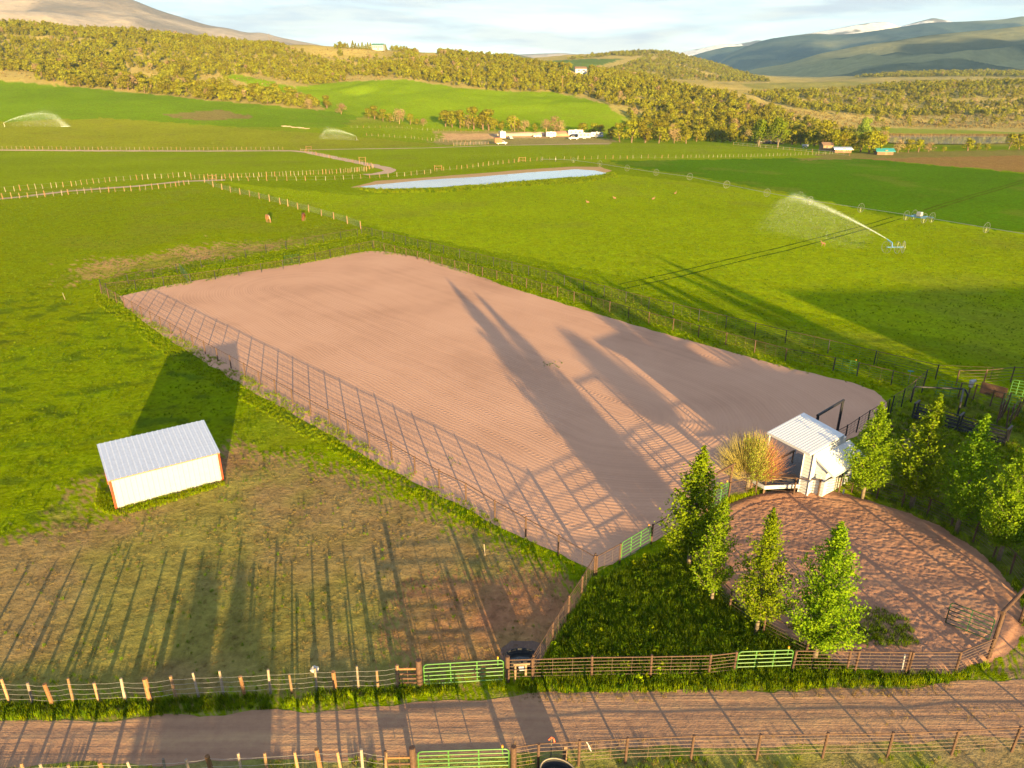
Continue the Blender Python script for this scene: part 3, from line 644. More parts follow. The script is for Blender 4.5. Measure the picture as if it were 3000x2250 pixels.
# road, upper side
up_posts = [(29, 2060), (97, 2061), (156, 2066), (216, 2060), (292, 2059), (368, 2054), (441, 2056), (517, 2046), (582, 2041), (656, 2038), (717, 2037), (793, 2031), (856, 2030), (929, 2024), (983, 2023), (1051, 2020), (1108, 2021), (1165, 2012)]
wood_fence('row of leaning wooden posts and wire between the worn paddock and the grassy verge', [hit(-140, 2066), hit(-50, 2064)]+[hit(*p) for p in up_posts], 1.22, 4, order=[0, 1, 0, 1, 2, 0, 0, 3, 2, 0, 3, 3, 2, 1, 0, 1, 2, 1, 0, 0], lean=0.05, thick=1.05)
g1 = hit(1231, 2012); g1b = hit(1487, 1996)
def brace(label, a, b, h, planks):
    root = thing('brace_panel', label, 'fence panel', a); d = (b-a)
    m = MB(); m.tube([a, a+Vector((0, 0, h))], 0.05, 8); m.build('post', M_RUST, root)
    for z in planks: m = MB(); m.bar(a+Vector((0, 0, z)), b+Vector((0, 0, z))-d.normalized()*0.1, 0.045, 0.09); m.build('plank', M_WOODO if z > 0.7 else M_RUST, root)
    for t in (0.5,): m = MB(); m.tube([a+d*t+Vector((0, 0, 0.2)), a+d*t+Vector((0, 0, h-0.1))], 0.018, 5); m.build('upright', M_RUST, root)
    return root
brace('short brace panel of rusty pipe with one orange plank, verge side of the road', hit(1165, 2011), hit(1228, 2010), 1.2, (0.2, 0.45, 0.7, 0.98))
lone_post('stout rusty gate post hinging the green gate into the worn paddock', g1, 1.5, 0.13)
lone_post('rusty gate post between the green gate and the water trough', g1b, 1.42, 0.10)
dgt = (g1b-g1).normalized()
farm_gate('long green tubular gate into the worn paddock, beside the water trough', g1+dgt*0.2, g1b-dgt*0.18)
pipe_fence('rusty pipe fence along the tall grass, from the water trough to the short green gate', [hit(1487, 1997), hit(1560, 1995), hit(1733, 1990), hit(1905, 1987), hit(2075, 1984), hit(2148, 1975)], explicit=True, h=1.25)
farm_gate('shorter green tubular gate in front of the poplars', hit(2155, 1974), hit(2313, 1968), h=1.25)
pipe_fence('rusty pipe fence between the short green gate and the round pen', [hit(2320, 1970), hit(2479, 1972), hit(2651, 1975)], explicit=True, h=1.25)
pipe_fence('rusty rail fence curving to the tall entrance arch at the round pen', [hit(2651, 1975)+Vector((0.15, 0.05, 0)), hit(2798, 1972), hit(2893, 1932)], explicit=True, h=1.22, stays=False)
# road, lower side
pipe_fence('long rusty pipe fence on the near side of the dirt road', [hit(1500, 2262), hit(1576, 2250), hit(1695, 2243), hit(1832, 2234), hit(2023, 2227), hit(2216, 2225), hit(2409, 2220), hit(2599, 2218), hit(2787, 2211), hit(2963, 2202), hit(3150, 2194), hit(3340, 2186), hit(3530, 2178)], explicit=True, h=1.28)
h1 = PZ(1207, 2190, 1.45); h1.z = 0; h1b = hit(1500, 2262)
dgt = (h1b-h1).normalized()
lone_post('stout rusty gate post hinging the green gate near the stock tank', h1, 1.45, 0.12)
lone_post('tall dark-topped pipe post beside the stock tank fence', h1b+Vector((0.06, -0.14, 0)), 1.5, 0.11)
farm_gate('long green tubular gate in line with the stock tank on the near roadside', h1+dgt*0.2, h1b-dgt*0.12)
hb = PZ(1129, 2200, 1.3); hb.z = 0
brace('brace panel with three orange-brown planks on the near roadside', hb, h1, 1.3, (0.3, 0.62, 0.94))
low_tops = [(58, 2240), (120, 2237), (198, 2236), (294, 2230), (380, 2231), (474, 2226), (543, 2222), (611, 2213), (697, 2211), (772, 2207), (865, 2202), (931, 2197), (992, 2199), (1056, 2194)]
wood_fence('row of wooden posts and wire along the near roadside', [PZ(p[0], p[1], 1.2) for p in [(-110, 2250), (-30, 2245)]+low_tops]+[hb+Vector((-0.05, 0, 0))], 1.2, 3, order=[0, 1, 0, 1, 0, 2, 3, 1, 1, 2, 1, 0, 0, 2, 0, 1, 0], lean=0.05, hv=0.04)
# diagonal fence and arena fences
pipe_fence('rusty pipe fence dividing worn paddock from tall grass patch', [hit(1562, 1985), hit(1619, 1887), hit(1664, 1810), hit(1703, 1752), hit(1741, 1684)], explicit=True, h=1.3)
w_posts = [(1741, 1690), (1635, 1628), (1540, 1573), (1450, 1521), (1365, 1468), (1287, 1429), (1216, 1388), (1148, 1346), (1083, 1312), (1022, 1277), (967, 1246)]
wp = [hit(*p) for p in w_posts]; cw = hit(298, 862)
pipe_fence('long rusty pipe fence on the shed side of the arena', wp+along([wp[-1], cw], 2.9)[1:], explicit=True, h=1.32)
ga, gb = hit(1815, 1650), hit(1907, 1594)
pipe_fence('short run of pipe fence at the near arena corner, left of the diagonal green gate', [hit(1741, 1688)+Vector((0.1, 0, 0)), ga], h=1.3, spacing=1.4)
farm_gate('green gate set diagonally at the near arena corner', ga+(gb-ga)*0.04, gb-(gb-ga)*0.04, h=1.3)
tp = hit(2133, 1462); mid = ga+(tp-ga)*0.78
pipe_fence('pipe fence hidden behind the leafy poplars at the arena end', [gb, mid], h=1.3, spacing=2.2)
farm_gate('pale green gate beside the tall arch post and bare willow', mid, tp-(tp-mid)*0.06, h=1.3)
# arena far side, double fences
nc = hit(1092, 728)
pipe_fence('inner pipe fence across the far end of the arena', [cw+Vector((0.4, 0.6, 0)), hit(560, 830), hit(830, 788), nc], spacing=3.2, h=1.3, post=POST_DARK, rail_mat=M_RUST)
pipe_fence('outer pipe fence of the alley at the far end of the arena', [hit(298, 848), hit(520, 800), hit(780, 742), hit(1048, 692)], spacing=4.0, h=1.35, post=POST_DARK, rail_mat=M_DARK)
farm_gate('dark green gate standing open in the alley, beside the tan strip', hit(530, 800), hit(552, 828), h=1.35, mat=M_DKGREEN, cap=False, ups=1)
farm_gate('dark green gate in the middle of the alley', hit(835, 776), hit(878, 770), h=1.35, mat=M_DKGREEN, cap=False, ups=1)
nA = nc; nB = hit(2560, 1128)
pipe_fence('inner pipe fence along the field side of the arena', [nA+Vector((0.2, 0.1, 0)), hit(1500, 832), hit(1900, 948), hit(2300, 1058), hit(2440, 1086)], spacing=3.0, h=1.3, post=POST_RUST, rail_mat=M_RUST)
pipe_fence('outer pipe fence between the arena and the big irrigated field', [hit(1060, 685), hit(1300, 745), hit(1500, 795), hit(1900, 905), hit(2300, 1005), hit(2560, 1068), hit(2740, 1112)], spacing=3.6, h=1.4, post=POST_DARK, rail_mat=M_DARK)
farm_gate('bright green gate in the field-side arena fence', hit(2442, 1086), hit(2508, 1100), h=1.3)
pipe_fence('dark pipe fence from the field-side gate to the arena corner', [hit(2510, 1102), hit(2610, 1128), hit(2700, 1150)], spacing=2.6, h=1.35, post=POST_DARK, rail_mat=M_DARK)
pipe_fence('sloping pipe panel at the arena corner by the steel chute', [hit(2608, 1212), hit(2640, 1192), hit(2705, 1135)], spacing=3.0, h=1.6, rails=6, post=POST_DARK, rail_mat=M_DKGREEN)
pipe_fence('low pipe fence behind the announcer booth at the arena end', [hit(2400, 1330), hit(2475, 1290), hit(2540, 1245), hit(2600, 1210)], spacing=2.4, h=1.25, rails=5, post=POST_DARK, rail_mat=M_DARK)
# corral right of the chute
farm_gate('green corral gate beside the white-wrapped standpipe', hit(2740, 1158), hit(2800, 1168), h=1.45, cap=False)
farm_gate('green corral gate at the rusty sheet pen', hit(2932, 1200), hit(2990, 1212), h=1.5, cap=False)
farm_gate('far green corral gate against the shaded field', hit(2955, 1160), hit(3012, 1170), h=1.5, cap=False)
pipe_fence('thin-railed corral fence bordering the shaded field', [hit(2800, 1130), hit(2880, 1128), hit(2960, 1120), hit(3060, 1118), hit(3160, 1118)], spacing=3.5, h=1.45, rails=5, post=POST_RUST, rail_mat=M_ROD, stays=False)
pipe_fence('short rusty corral fence beside the standpipe', [hit(2806, 1168), hit(2850, 1172), hit(2900, 1190), hit(2930, 1198)], spacing=2.0, h=1.4, rails=5, stays=False)
pipe_fence('leaning rusty post pair fence near the poplars', [hit(2918, 1245), hit(2942, 1212)], spacing=0.9, h=1.7, rails=3, stays=False, lean=0.12)
pipe_fence('second leaning rusty fence stub beside the shaded grass', [hit(2948, 1255), hit(2978, 1222)], spacing=0.9, h=1.7, rails=3, stays=False, lean=0.12)
pipe_fence('field fence of thin wires along the right-hand corral', [hit(2560, 1068)+Vector((0.4, 0.3, 0)), hit(2740, 1105), hit(2900, 1112), hit(3100, 1112)], spacing=4.0, h=1.2, rails=4, post=POST_THIN, rail_mat=M_DARK, stays=False, top_r=0.012)
# round pen fence
def pen_pt(a, r=PENR+0.35): return Vector((PENC.x+r*math.cos(a), PENC.y+r*math.sin(a), 0))
arc = [math.radians(t) for t in range(-52, 128, 16)]
pipe_fence('curved pipe fence round the outer side of the round pen, under the poplars', [pen_pt(a) for a in [math.radians(t) for t in range(-25, 66, 10)]], explicit=True, h=1.3, stays=False)
pipe_fence('pipe fence of the round pen in front of the white booth', [pen_pt(math.radians(65))]+[hit(*p) for p in [(2456, 1446), (2395, 1457), (2324, 1452), (2239, 1444), (2213, 1446), (2133, 1466)]], explicit=True, h=1.3, rail_mat=M_RUST)
pipe_fence('curved pipe fence of the round pen behind the sunlit poplars', [pen_pt(a) for a in [math.radians(t) for t in range(136, 262, 14)]], explicit=True, h=1.25, stays=False)
farm_gate('dark green gate swung open inside the round pen', hit(2768, 1830), hit(2895, 1880), h=1.35, mat=M_DKGREEN, cap=False, ups=1)
# tall arches
def arch(label, a, b, h, r=0.085, mat=None, over=0.25):
    mat = mat or M_RUST; a = Vector((a.x, a.y, 0)); b = Vector((b.x, b.y, 0)); d = (b-a).normalized(); root = thing('pipe_arch', label, 'arch', a)
    for p in (a, b): m = MB(); m.tube([p-Vector((0, 0, 0.05)), p+Vector((0, 0, h))], r, 10); m.build('post', mat, root)
    m = MB(); m.tube([a-d*over+Vector((0, 0, h+r)), b+d*over+Vector((0, 0, h+r))], r, 10); m.build('beam', mat, root); return root
e0 = hit(2897, 1927); e1 = Vector((e0.x+3.0, e0.y+2.35, 0))
arch('tall rusty pipe arch at the round pen entrance, beside the road', e0, e1, 2.6, 0.09)
arch('dark steel arch over the arena gateway behind the white booth', PZ(2397, 1217, 2.5), PZ(2470, 1174, 2.5), 2.42, 0.10, M_DARK, 0.1)
arch('tall rusty arch beside the bare willow and pale gate', tp, tp+(mid-tp)*1.02, 2.4, 0.075)

# ------------------------------------------------------------------ loafing shed
S0, S1 = Vector((-24.62, 37.9, 0)), Vector((-19.36, 41.5, 0)); su = (S1-S0); SL = su.length; su.normalize(); sv = Vector((-su.y, su.x, 0)); SDP = 3.75; HF, HB = 2.12, 2.88
shed = thing('loafing_shed', 'white metal loafing shed with grey ribbed roof and red corner trim', 'shed', S0)
def sp(u, v, z): return S0+su*u+sv*v+Vector((0, 0, z))
npan = 7; pw = SL/npan
def ribbed(P, nrib, rise, flip=1):      # P(u, t) maps panel coords in 0..1 to a point, N outward
    m = MB(); prof = [(0, 0)]
    for k in range(nrib):
        c = (k+0.5)/nrib; w = 0.06/1.0
        prof += [(c-w, 0), (c-w*0.45, rise), (c+w*0.45, rise), (c+w, 0)]
    prof.append((1, 0))
    for (a, ra), (b, rb) in zip(prof[:-1], prof[1:]):
        m.quad(P(a, 0, ra), P(b, 0, rb), P(b, 1, rb), P(a, 1, ra)) if flip > 0 else m.quad(P(a, 1, ra), P(b, 1, rb), P(b, 0, rb), P(a, 0, ra))
    return m
for k in range(npan):
    f = lambda a, t, n, k=k: sp((k+a)*pw*0.998, 0-n, 0.06+t*(HF-0.14))
    ribbed(f, 3, 0.022, 1).build('wall_panel', M_CREAM, shed)
    over = 0.14
    def rf(a, t, n, k=k):
        u = -0.12+(k+a)*(SL+0.24)/npan*0.999; v = -over+t*(SDP+2*over); zz = HF+0.03+(HB-HF)*(v/SDP)+n; return sp(u, v, zz)
    ribbed(rf, 3, 0.03, 1).build('roof_panel', M_ROOF, shed)
for u0, nm in ((0.0, -1), (SL, 1)):
    m = MB(); m.hexa([sp(u0-0.02, 0.0, 0.03), sp(u0+0.02, 0.0, 0.03), sp(u0+0.02, SDP, 0.03), sp(u0-0.02, SDP, 0.03), sp(u0-0.02, 0.0, HF-0.02), sp(u0+0.02, 0.0, HF-0.02), sp(u0+0.02, SDP, HB-0.02), sp(u0-0.02, SDP, HB-0.02)])
    m.build('side_wall', M_CREAM, shed)
    for v in (0.0, SDP):
        m = MB(); m.box(sp(u0, v, (HF if v == 0 else HB)/2), (0.13, 0.13, HF-0.02 if v == 0 else HB-0.04), rz=math.atan2(su.y, su.x)); m.build('corner_trim', M_RED, shed)
m = MB(); m.bar(sp(-0.1, -0.05, HF-0.05), sp(SL+0.1, -0.05, HF-0.05), 0.05, 0.09); m.build('eave_board', M_PLANK, shed)
m = MB(); m.bar(sp(0, -0.02, 0.03), sp(SL, -0.02, 0.03), 0.05, 0.08); m.build('base_board', M_PLANK, shed)
m = MB(); m.bar(sp(0, SDP, HB-0.12), sp(SL, SDP, HB-0.12), 0.06, 0.18); m.build('header_beam', M_PLANK, shed)
for u0 in (SL/3, 2*SL/3): m = MB(); m.tube([sp(u0, SDP, 0), sp(u0, SDP, HB-0.15)], 0.06, 8); m.build('post', M_PLANK, shed)

# ------------------------------------------------------------------ announcer booth
B0 = Vector((18.75, 39.75, 0)); bu = Vector((0.78, 0.626, 0)).normalized(); bv = Vector((-bu.y, bu.x, 0))
booth = thing('announcer_booth', 'white announcer booth with big flat canopy roof beside the arena', 'booth', B0)
def bp(u, v, z): return B0+bu*u+bv*v+Vector((0, 0, z))
m = MB(); m.hexa([bp(0.0, -0.34, 0), bp(4.0, -0.34, 0), bp(4.0, 0.26, 0), bp(0.0, 0.26, 0), bp(0.0, -0.34, 3.05), bp(4.0, -0.34, 3.05), bp(4.0, 0.26, 3.05), bp(0.0, 0.26, 3.05)]); m.build('tower_wall', M_WHITE, booth)
for z in np.arange(0.12, 3.0, 0.24):
    m = MB(); m.bar(bp(-0.02, -0.35, z), bp(-0.02, 0.27, z), 0.03, 0.215); m.build('siding_board', M_WHITE, booth)
for v_ in (-0.36, 0.28): m = MB(); m.bar(bp(-0.03, v_, 0.0), bp(-0.03, v_, 3.04), 0.09, 0.09); m.build('corner_board', M_WHITE, booth)
for u_, v_ in ((0.05, 2.85), (3.9, 2.9)): m = MB(); m.tube([bp(u_, v_, 0), bp(u_, v_, 3.15)], 0.06, 8); m.build('canopy_post', M_WHITE, booth)
# canopy of sheet panels
c_left, c_near, c_right, c_far = Vector((16.84, 42.1, 3.22)), Vector((18.55, 39.16, 3.14)), Vector((21.78, 41.74, 3.2)), Vector((20.37, 45.06, 3.28))
npn = 8
for k in range(npn):
    def cf(a, t, n, k=k):
        w = (k+a*0.998)/npn; p = c_near.lerp(c_left, w); q_ = c_right.lerp(c_far, w); r_ = p.lerp(q_, t); r_.z += 0.09+n; return r_
    ribbed(cf, 2, 0.008, -1).build('roof_panel', M_WROOF, booth)
m = MB(); dn = Vector((0, 0, -0.07)); up_ = Vector((0, 0, 0.085))
m.hexa([c_near+dn, c_right+dn, c_far+dn, c_left+dn, c_near+up_, c_right+up_, c_far+up_, c_left+up_]); m.build('canopy_frame', M_WHITE, booth)
# annex
m = MB(); m.hexa([bp(0.55, -1.06, 0), bp(4.2, -1.06, 0), bp(4.2, -0.35, 0), bp(0.55, -0.35, 0), bp(0.55, -1.06, 2.16), bp(4.2, -1.06, 2.16), bp(4.2, -0.35, 2.56), bp(0.55, -0.35, 2.56)]); m.build('annex_wall', M_WHITE, booth)
for z in np.arange(0.12, 2.0, 0.24):
    m = MB(); m.bar(bp(0.53, -1.07, z), bp(0.53, -0.37, z), 0.03, 0.215); m.build('siding_board', M_WHITE, booth)
m = MB(); m.hexa([bp(1.9, -1.10, 0.05), bp(2.75, -1.10, 0.05), bp(2.75, -1.06, 0.05), bp(1.9, -1.06, 0.05), bp(1.9, -1.10, 1.95), bp(2.75, -1.10, 1.95), bp(2.75, -1.06, 1.95), bp(1.9, -1.06, 1.95)]); dd = m.build('annex_door', M_CREAM, booth)
m = MB(); m.box(bp(2.65, -1.14, 1.0), (0.06, 0.06, 0.14)); m.build('handle', M_DARK, dd)
m = MB(); m.box(bp(0.48, -0.66, 1.35), (0.08, 0.32, 0.3), rz=math.atan2(bu.y, bu.x)); m.build('meter_box', M_CONC, booth)
for k in range(5):
    def af(a, t, n, k=k):
        w = (k+a*0.998)/5; p = bp(0.35+w*4.1, -0.36, 2.66); q_ = bp(0.35+w*4.1, -1.65, 1.90); r_ = q_.lerp(p, t); r_.z += n; return r_
    ribbed(af, 3, 0.02, 1).build('annex_roof_panel', M_WROOF, booth)
for u_ in (0.34, 4.46): m = MB(); m.bar(bp(u_, -0.36, 2.60), bp(u_, -1.65, 1.84), 0.04, 0.11); m.build('fascia', M_WHITE, booth)
m = MB(); m.bar(bp(0.36, -1.66, 1.85), bp(4.44, -1.66, 1.85), 0.04, 0.09); m.build('eave_board', M_WHITE, booth)
# viewing deck
deck = thing('viewing_deck', 'raised viewing deck with white skirt and plank bench, beside the booth', 'deck', Vector((17.0, 40.6, 0)))
d0, d1, d2 = Vector((15.75, 40.6, 0)), Vector((16.25, 39.75, 0)), Vector((18.6, 39.95, 0)); d3 = bp(3.9, 2.7, 0); d4 = bp(-1.9, 2.65, 0); d2b = bp(3.9, 0.3, 0)
m = MB(); m.prism([p+Vector((0, 0, 0.50)) for p in (d0, d1, d2, d2b, d3, d4)], (0, 0, 0), (0, 0, 0.10)); m.build('floor', M_DECK, deck)
for a, b in ((d0, d1), (d1, d2)): m = MB(); m.bar(a+Vector((0, -0.05, 0.52)), b+Vector((0, -0.05, 0.52)), 0.05, 0.26); m.build('skirt_board', M_WHITE, deck)
for k, (zz, off) in enumerate(((0.95, 0.25), (0.95, 0.52))):
    m = MB(); m.bar(d1+Vector((0.15, off, zz)), d2+Vector((-0.1, off+0.1, zz)), 0.24, 0.05); m.build('bench_plank', M_PLANK, deck)
m = MB(); m.bar(bp(-2.0, 2.2, 1.45), bp(2.4, 2.2, 1.48), 0.14, 0.07); m.build('hand_rail', M_PLANK, deck)
for p in (d0, d1, d4, bp(0.3, 2.2, 0), bp(2.3, 2.2, 0)): m = MB(); m.tube([p, p+Vector((0, 0, 1.42 if p.y > 40.3 else 0.6))], 0.05, 6); m.build('post', M_BROWNW, deck)
for k in range(0): m = MB(); m.bar(Vector((16.6+0.35*k, 41.0+0.28*k, 0.65+0.1*k)), Vector((17.7+0.25*k, 40.3+0.35*k, 0.65+0.1*k)), 0.25, 0.03); m.build('step_board', M_BROWNW, deck)

# ------------------------------------------------------------------ small yard things
def oval_tank(label, c, a, b, h, rz, mat, rim, name='stock_tank', water=True):
    root = thing(name, label, 'tank', c); n = 28; m = MB()
    def ring(fa, z): return [(c.x+(a*fa*math.cos(t))*math.cos(rz)-(b*fa*math.sin(t))*math.sin(rz), c.y+(a*fa*math.cos(t))*math.sin(rz)+(b*fa*math.sin(t))*math.cos(rz), z) for t in [2*math.pi*i/n for i in range(n)]]
    R_ = [ring(0.94, 0), ring(0.97, h*0.4), ring(1.0, h), ring(0.93, h), ring(0.9, h*0.35)]; 
    for r_ in R_: m.v += r_
    for k in range(4):
        for i in range(n): m.f.append((k*n+i, k*n+(i+1) % n, (k+1)*n+(i+1) % n, (k+1)*n+i))
    m.f.append(tuple(4*n+i for i in range(n))); m.build('shell', mat, root, True)
    m = MB(); pts = [Vector(p) for p in ring(0.985, h+0.01)]; m.tube(pts+[pts[0]], 0.03, 6, False); m.build('rim', rim, root, True)
    if water:
        m = MB(); m.v = ring(0.90, h*0.62); m.f = [tuple(range(n))]; m.build('water', M_GLASS, root)
    return root
oval_tank('black rubber stock tank against the near roadside fence', Vector((PZ(1636, 2262, 0.66).x, PZ(1636, 2262, 0.66).y, 0)), 0.72, 0.55, 0.66, -0.5, M_BLACKP, M_TANKRIM)
oval_tank('black water trough behind the gate post', Vector((0.42, 24.95, 0)), 0.72, 0.42, 0.55, 0.02, M_BLACKP, M_DARK, name='water_trough')
hy = thing('yard_hydrant', 'red-handled yard hydrant beside the black stock tank', 'hydrant', Vector((1.52, 20.12, 0)))
m = MB(); m.tube([(1.52, 20.12, 0), (1.52, 20.12, 0.95)], 0.025, 6); m.build('standpipe', M_ALU, hy)
m = MB(); m.tube([(1.42, 20.1, 0.93), (1.52, 20.12, 1.03), (1.60, 20.1, 1.0), (1.64, 20.05, 0.86)], 0.035, 6); m.build('head', M_REDP, hy)
m = MB(); m.box((2.05, 19.98, 0.38), (0.14, 0.14, 0.76), 0.2); tag(m.build('utility_post', M_BROWNW), 'short brown post beside the black stock tank', 'post')
hp = thing('hydrant_post', 'small wooden frame with rope and white bottles in front of the water trough', 'frame', hit(1512, 1996))
q0 = hit(1505, 1997); q1 = hit(1552, 1995)
m = MB(); m.bar(q0+Vector((0, -0.02, 0.98)), q1+Vector((0, -0.02, 1.0)), 0.05, 0.10); m.build('cross_plank', M_PLANK, hp)
m = MB(); m.bar(q0.lerp(q1, 0.75)+Vector((0, -0.02, 0.35)), q0.lerp(q1, 0.75)+Vector((0, -0.02, 0.95)), 0.09, 0.05); m.build('upright_plank', M_PLANK, hp)
m = MB(); m.tube([q0.lerp(q1, 0.1)+Vector((0, -0.06, z)) for z in (1.0, 0.7, 0.4, 0.12)], [0.03, 0.05, 0.04, 0.02], 5); m.build('rope', M_PLANK, hp)
for t, z in ((0.5, 0.72), (0.45, 0.86)): m = MB(); m.tube([q0.lerp(q1, t)+Vector((-0.1, -0.06, z)), q0.lerp(q1, t)+Vector((0.12, -0.06, z+0.02))], 0.05, 7); m.build('bottle', M_CARWHITE, hp)
m = MB(); pr = hit(1708, 2240); m.tube([pr+Vector((0.05, 0.05, 1.2)), pr+Vector((0.15, 0.02, 1.05)), pr+Vector((0.2, -0.03, 0.9)), pr+Vector((0.28, -0.04, 0.75)), pr+Vector((0.22, -0.04, 0.98)), pr+Vector((0.1, 0.0, 1.18))], 0.011, 5); tag(m.build('hanging_rope', M_CONC), 'white rope hanging on the near roadside pipe fence', 'rope')
m = MB(); m.tube([hit(2641, 1968), PZ(2651, 1918, 1.05)], 0.035, 7); tag(m.build('marker_post', M_CARWHITE), 'thin white marker post by the round pen fence', 'post')
m = MB(); w0 = hit(2470, 1447); m.tube([w0, w0+Vector((0, 0, 0.28)), w0+Vector((0, 0, 0.36))], [0.06, 0.06, 0.02], 8); tag(m.build('cleanout_pipe', M_CARWHITE), 'short white pipe stub in the grass under the poplar by the booth', 'pipe')
def rock(label, c, r, seed, mat=M_ROCK, sq=0.7):
    bm = bmesh.new(); bmesh.ops.create_icosphere(bm, subdivisions=2, radius=r); rn = random.Random(seed)
    for v in bm.verts: v.co *= rn.uniform(0.8, 1.15); v.co.z = v.co.z*sq+r*0.4
    me = bpy.data.meshes.new('rock'); bm.to_mesh(me); bm.free(); me.materials.append(mat); o = bpy.data.objects.new('rock', me); COL.objects.link(o); o.location = c; return tag(o, label, 'rock')
rock('pale boulder behind the leaning wooden posts', PZ(921, 1955, 0.2)*1.0-Vector((0, 0, 0.2)), 0.19, 3)
m = MB(); st = hit(191, 878); m.tube([st, st+Vector((-0.12, 0, 0.9))], 0.03, 5); tag(m.build('stake', M_WOODG), 'lone pale stake in the pasture outside the arena corner', 'stake')
m = MB(); st = hit(1421, 1627); m.tube([st, st+Vector((-0.05, 0, 0.75))], 0.03, 5); tag(m.build('stake', M_WOODG), 'lone wooden stake in the worn paddock', 'stake')
stand = thing('standpipe', 'white-wrapped standpipe in the corral', 'standpipe', hit(2835, 1165)); q0 = stand.location.copy()
m = MB(); m.tube([q0, q0+Vector((0, 0, 1.3))], 0.06, 7); m.build('pipe', M_RUST, stand)
m = MB(); m.tube([q0+Vector((0, 0, 1.0)), q0+Vector((0, 0, 1.5)), q0+Vector((0.3, 0, 1.6))], [0.16, 0.2, 0.1], 8); m.build('wrap', M_CARWHITE, stand)
m = MB(); q0 = hit(2660, 1125); m.tube([q0, q0+Vector((0, 0, 1.2))], 0.025, 5); pst = m.build('flag_post', M_ALU); tag(pst, 'thin post with teal cap inside the field-side fence', 'post')
m = MB(); m.bar(q0+Vector((-0.25, 0, 1.25)), q0+Vector((0.25, 0, 1.2)), 0.12, 0.06); mm = m.mesh('cap', M_TEAL); o = bpy.data.objects.new('cap', mm); COL.objects.link(o); o.parent = pst
# rusty sheet pen
m = MB(); q0 = hit(2870, 1150); q1 = hit(2945, 1170); m.hexa([q0+Vector((0, 0, 0)), q1, q1+Vector((0, 0.05, 0)), q0+Vector((0, 0.05, 0)), q0+Vector((0, 0, 1.0)), q1+Vector((0, 0, 1.0)), q1+Vector((0, 0.05, 1.0)), q0+Vector((0, 0.05, 1.0))]); tag(m.build('rusty_sheet', M_RUST), 'rusty sheet-metal windbreak in the corral', 'sheet')
# steel chute
c0, c1 = Vector((31.9, 51.3, 0)), Vector((36.2, 46.6, 0)); cu = (c1-c0); CL = cu.length; cu.normalize(); cv = Vector((-cu.y, cu.x, 0))
chute = thing('steel_chute', 'long black steel roping chute with slatted sides', 'chute', c0)
def cp(u, v, z): return c0+cu*u+cv*v+Vector((0, 0, z))
for v in (0.0, 0.85):
    for z in (0.25, 0.5, 0.75, 1.0): m = MB(); m.bar(cp(0, v, z), cp(CL, v, z), 0.04, 0.12 if z < 0.6 else 0.06); m.build('side_slat', M_DARK, chute)
    for u in (0.0, CL/2, CL): m = MB(); m.box(cp(u, v, 0.65), (0.12, 0.12, 1.3), rz=math.atan2(cu.y, cu.x)); m.build('post', M_DARK, chute)
for u in (0.0, CL/2, CL): m = MB(); m.bar(cp(u, -0.1, 1.28), cp(u, 0.95, 1.28), 0.14, 0.12); m.build('cross_beam', M_DARK, chute)
m = MB(); m.bar(cp(0, 0.42, 0.1), cp(CL, 0.42, 0.1), 0.8, 0.06); m.build('floor_plate', M_DARK, chute)
hr = thing('hitching_rail', 'long bent black pipe rail above the chute', 'rail', hit(2668, 1178)); q0 = hr.location.copy(); q1 = Vector((37.2, 53.9, 0)); q2 = Vector((35.6, 51.5, 0))
m = MB(); m.tube([q0, q0+Vector((0, 0, 1.25)), q0+Vector((0.1, -0.02, 1.4)), q1+Vector((0, 0, 1.45)), q1+Vector((0.1, -0.1, 1.4)), q1+Vector((0.25, -0.3, 1.1)), q1+Vector((0.25, -0.3, 0))], 0.075, 8); m.build('bent_pipe', M_DARK, hr)
m = MB(); m.tube([q1+Vector((0, 0, 1.45)), q2+Vector((0, 0, 1.3)), q2], 0.075, 8); m.build('side_arm', M_DARK, hr)
m = MB(); m.tube([hit(2590, 1245)+Vector((0, 0, 0.06)), hit(2690, 1270)+Vector((0, 0, 0.06))], 0.07, 8); tag(m.build('loose_pipe', M_RUST), 'rusty pipe lying on the bare ground behind the poplar', 'pipe')

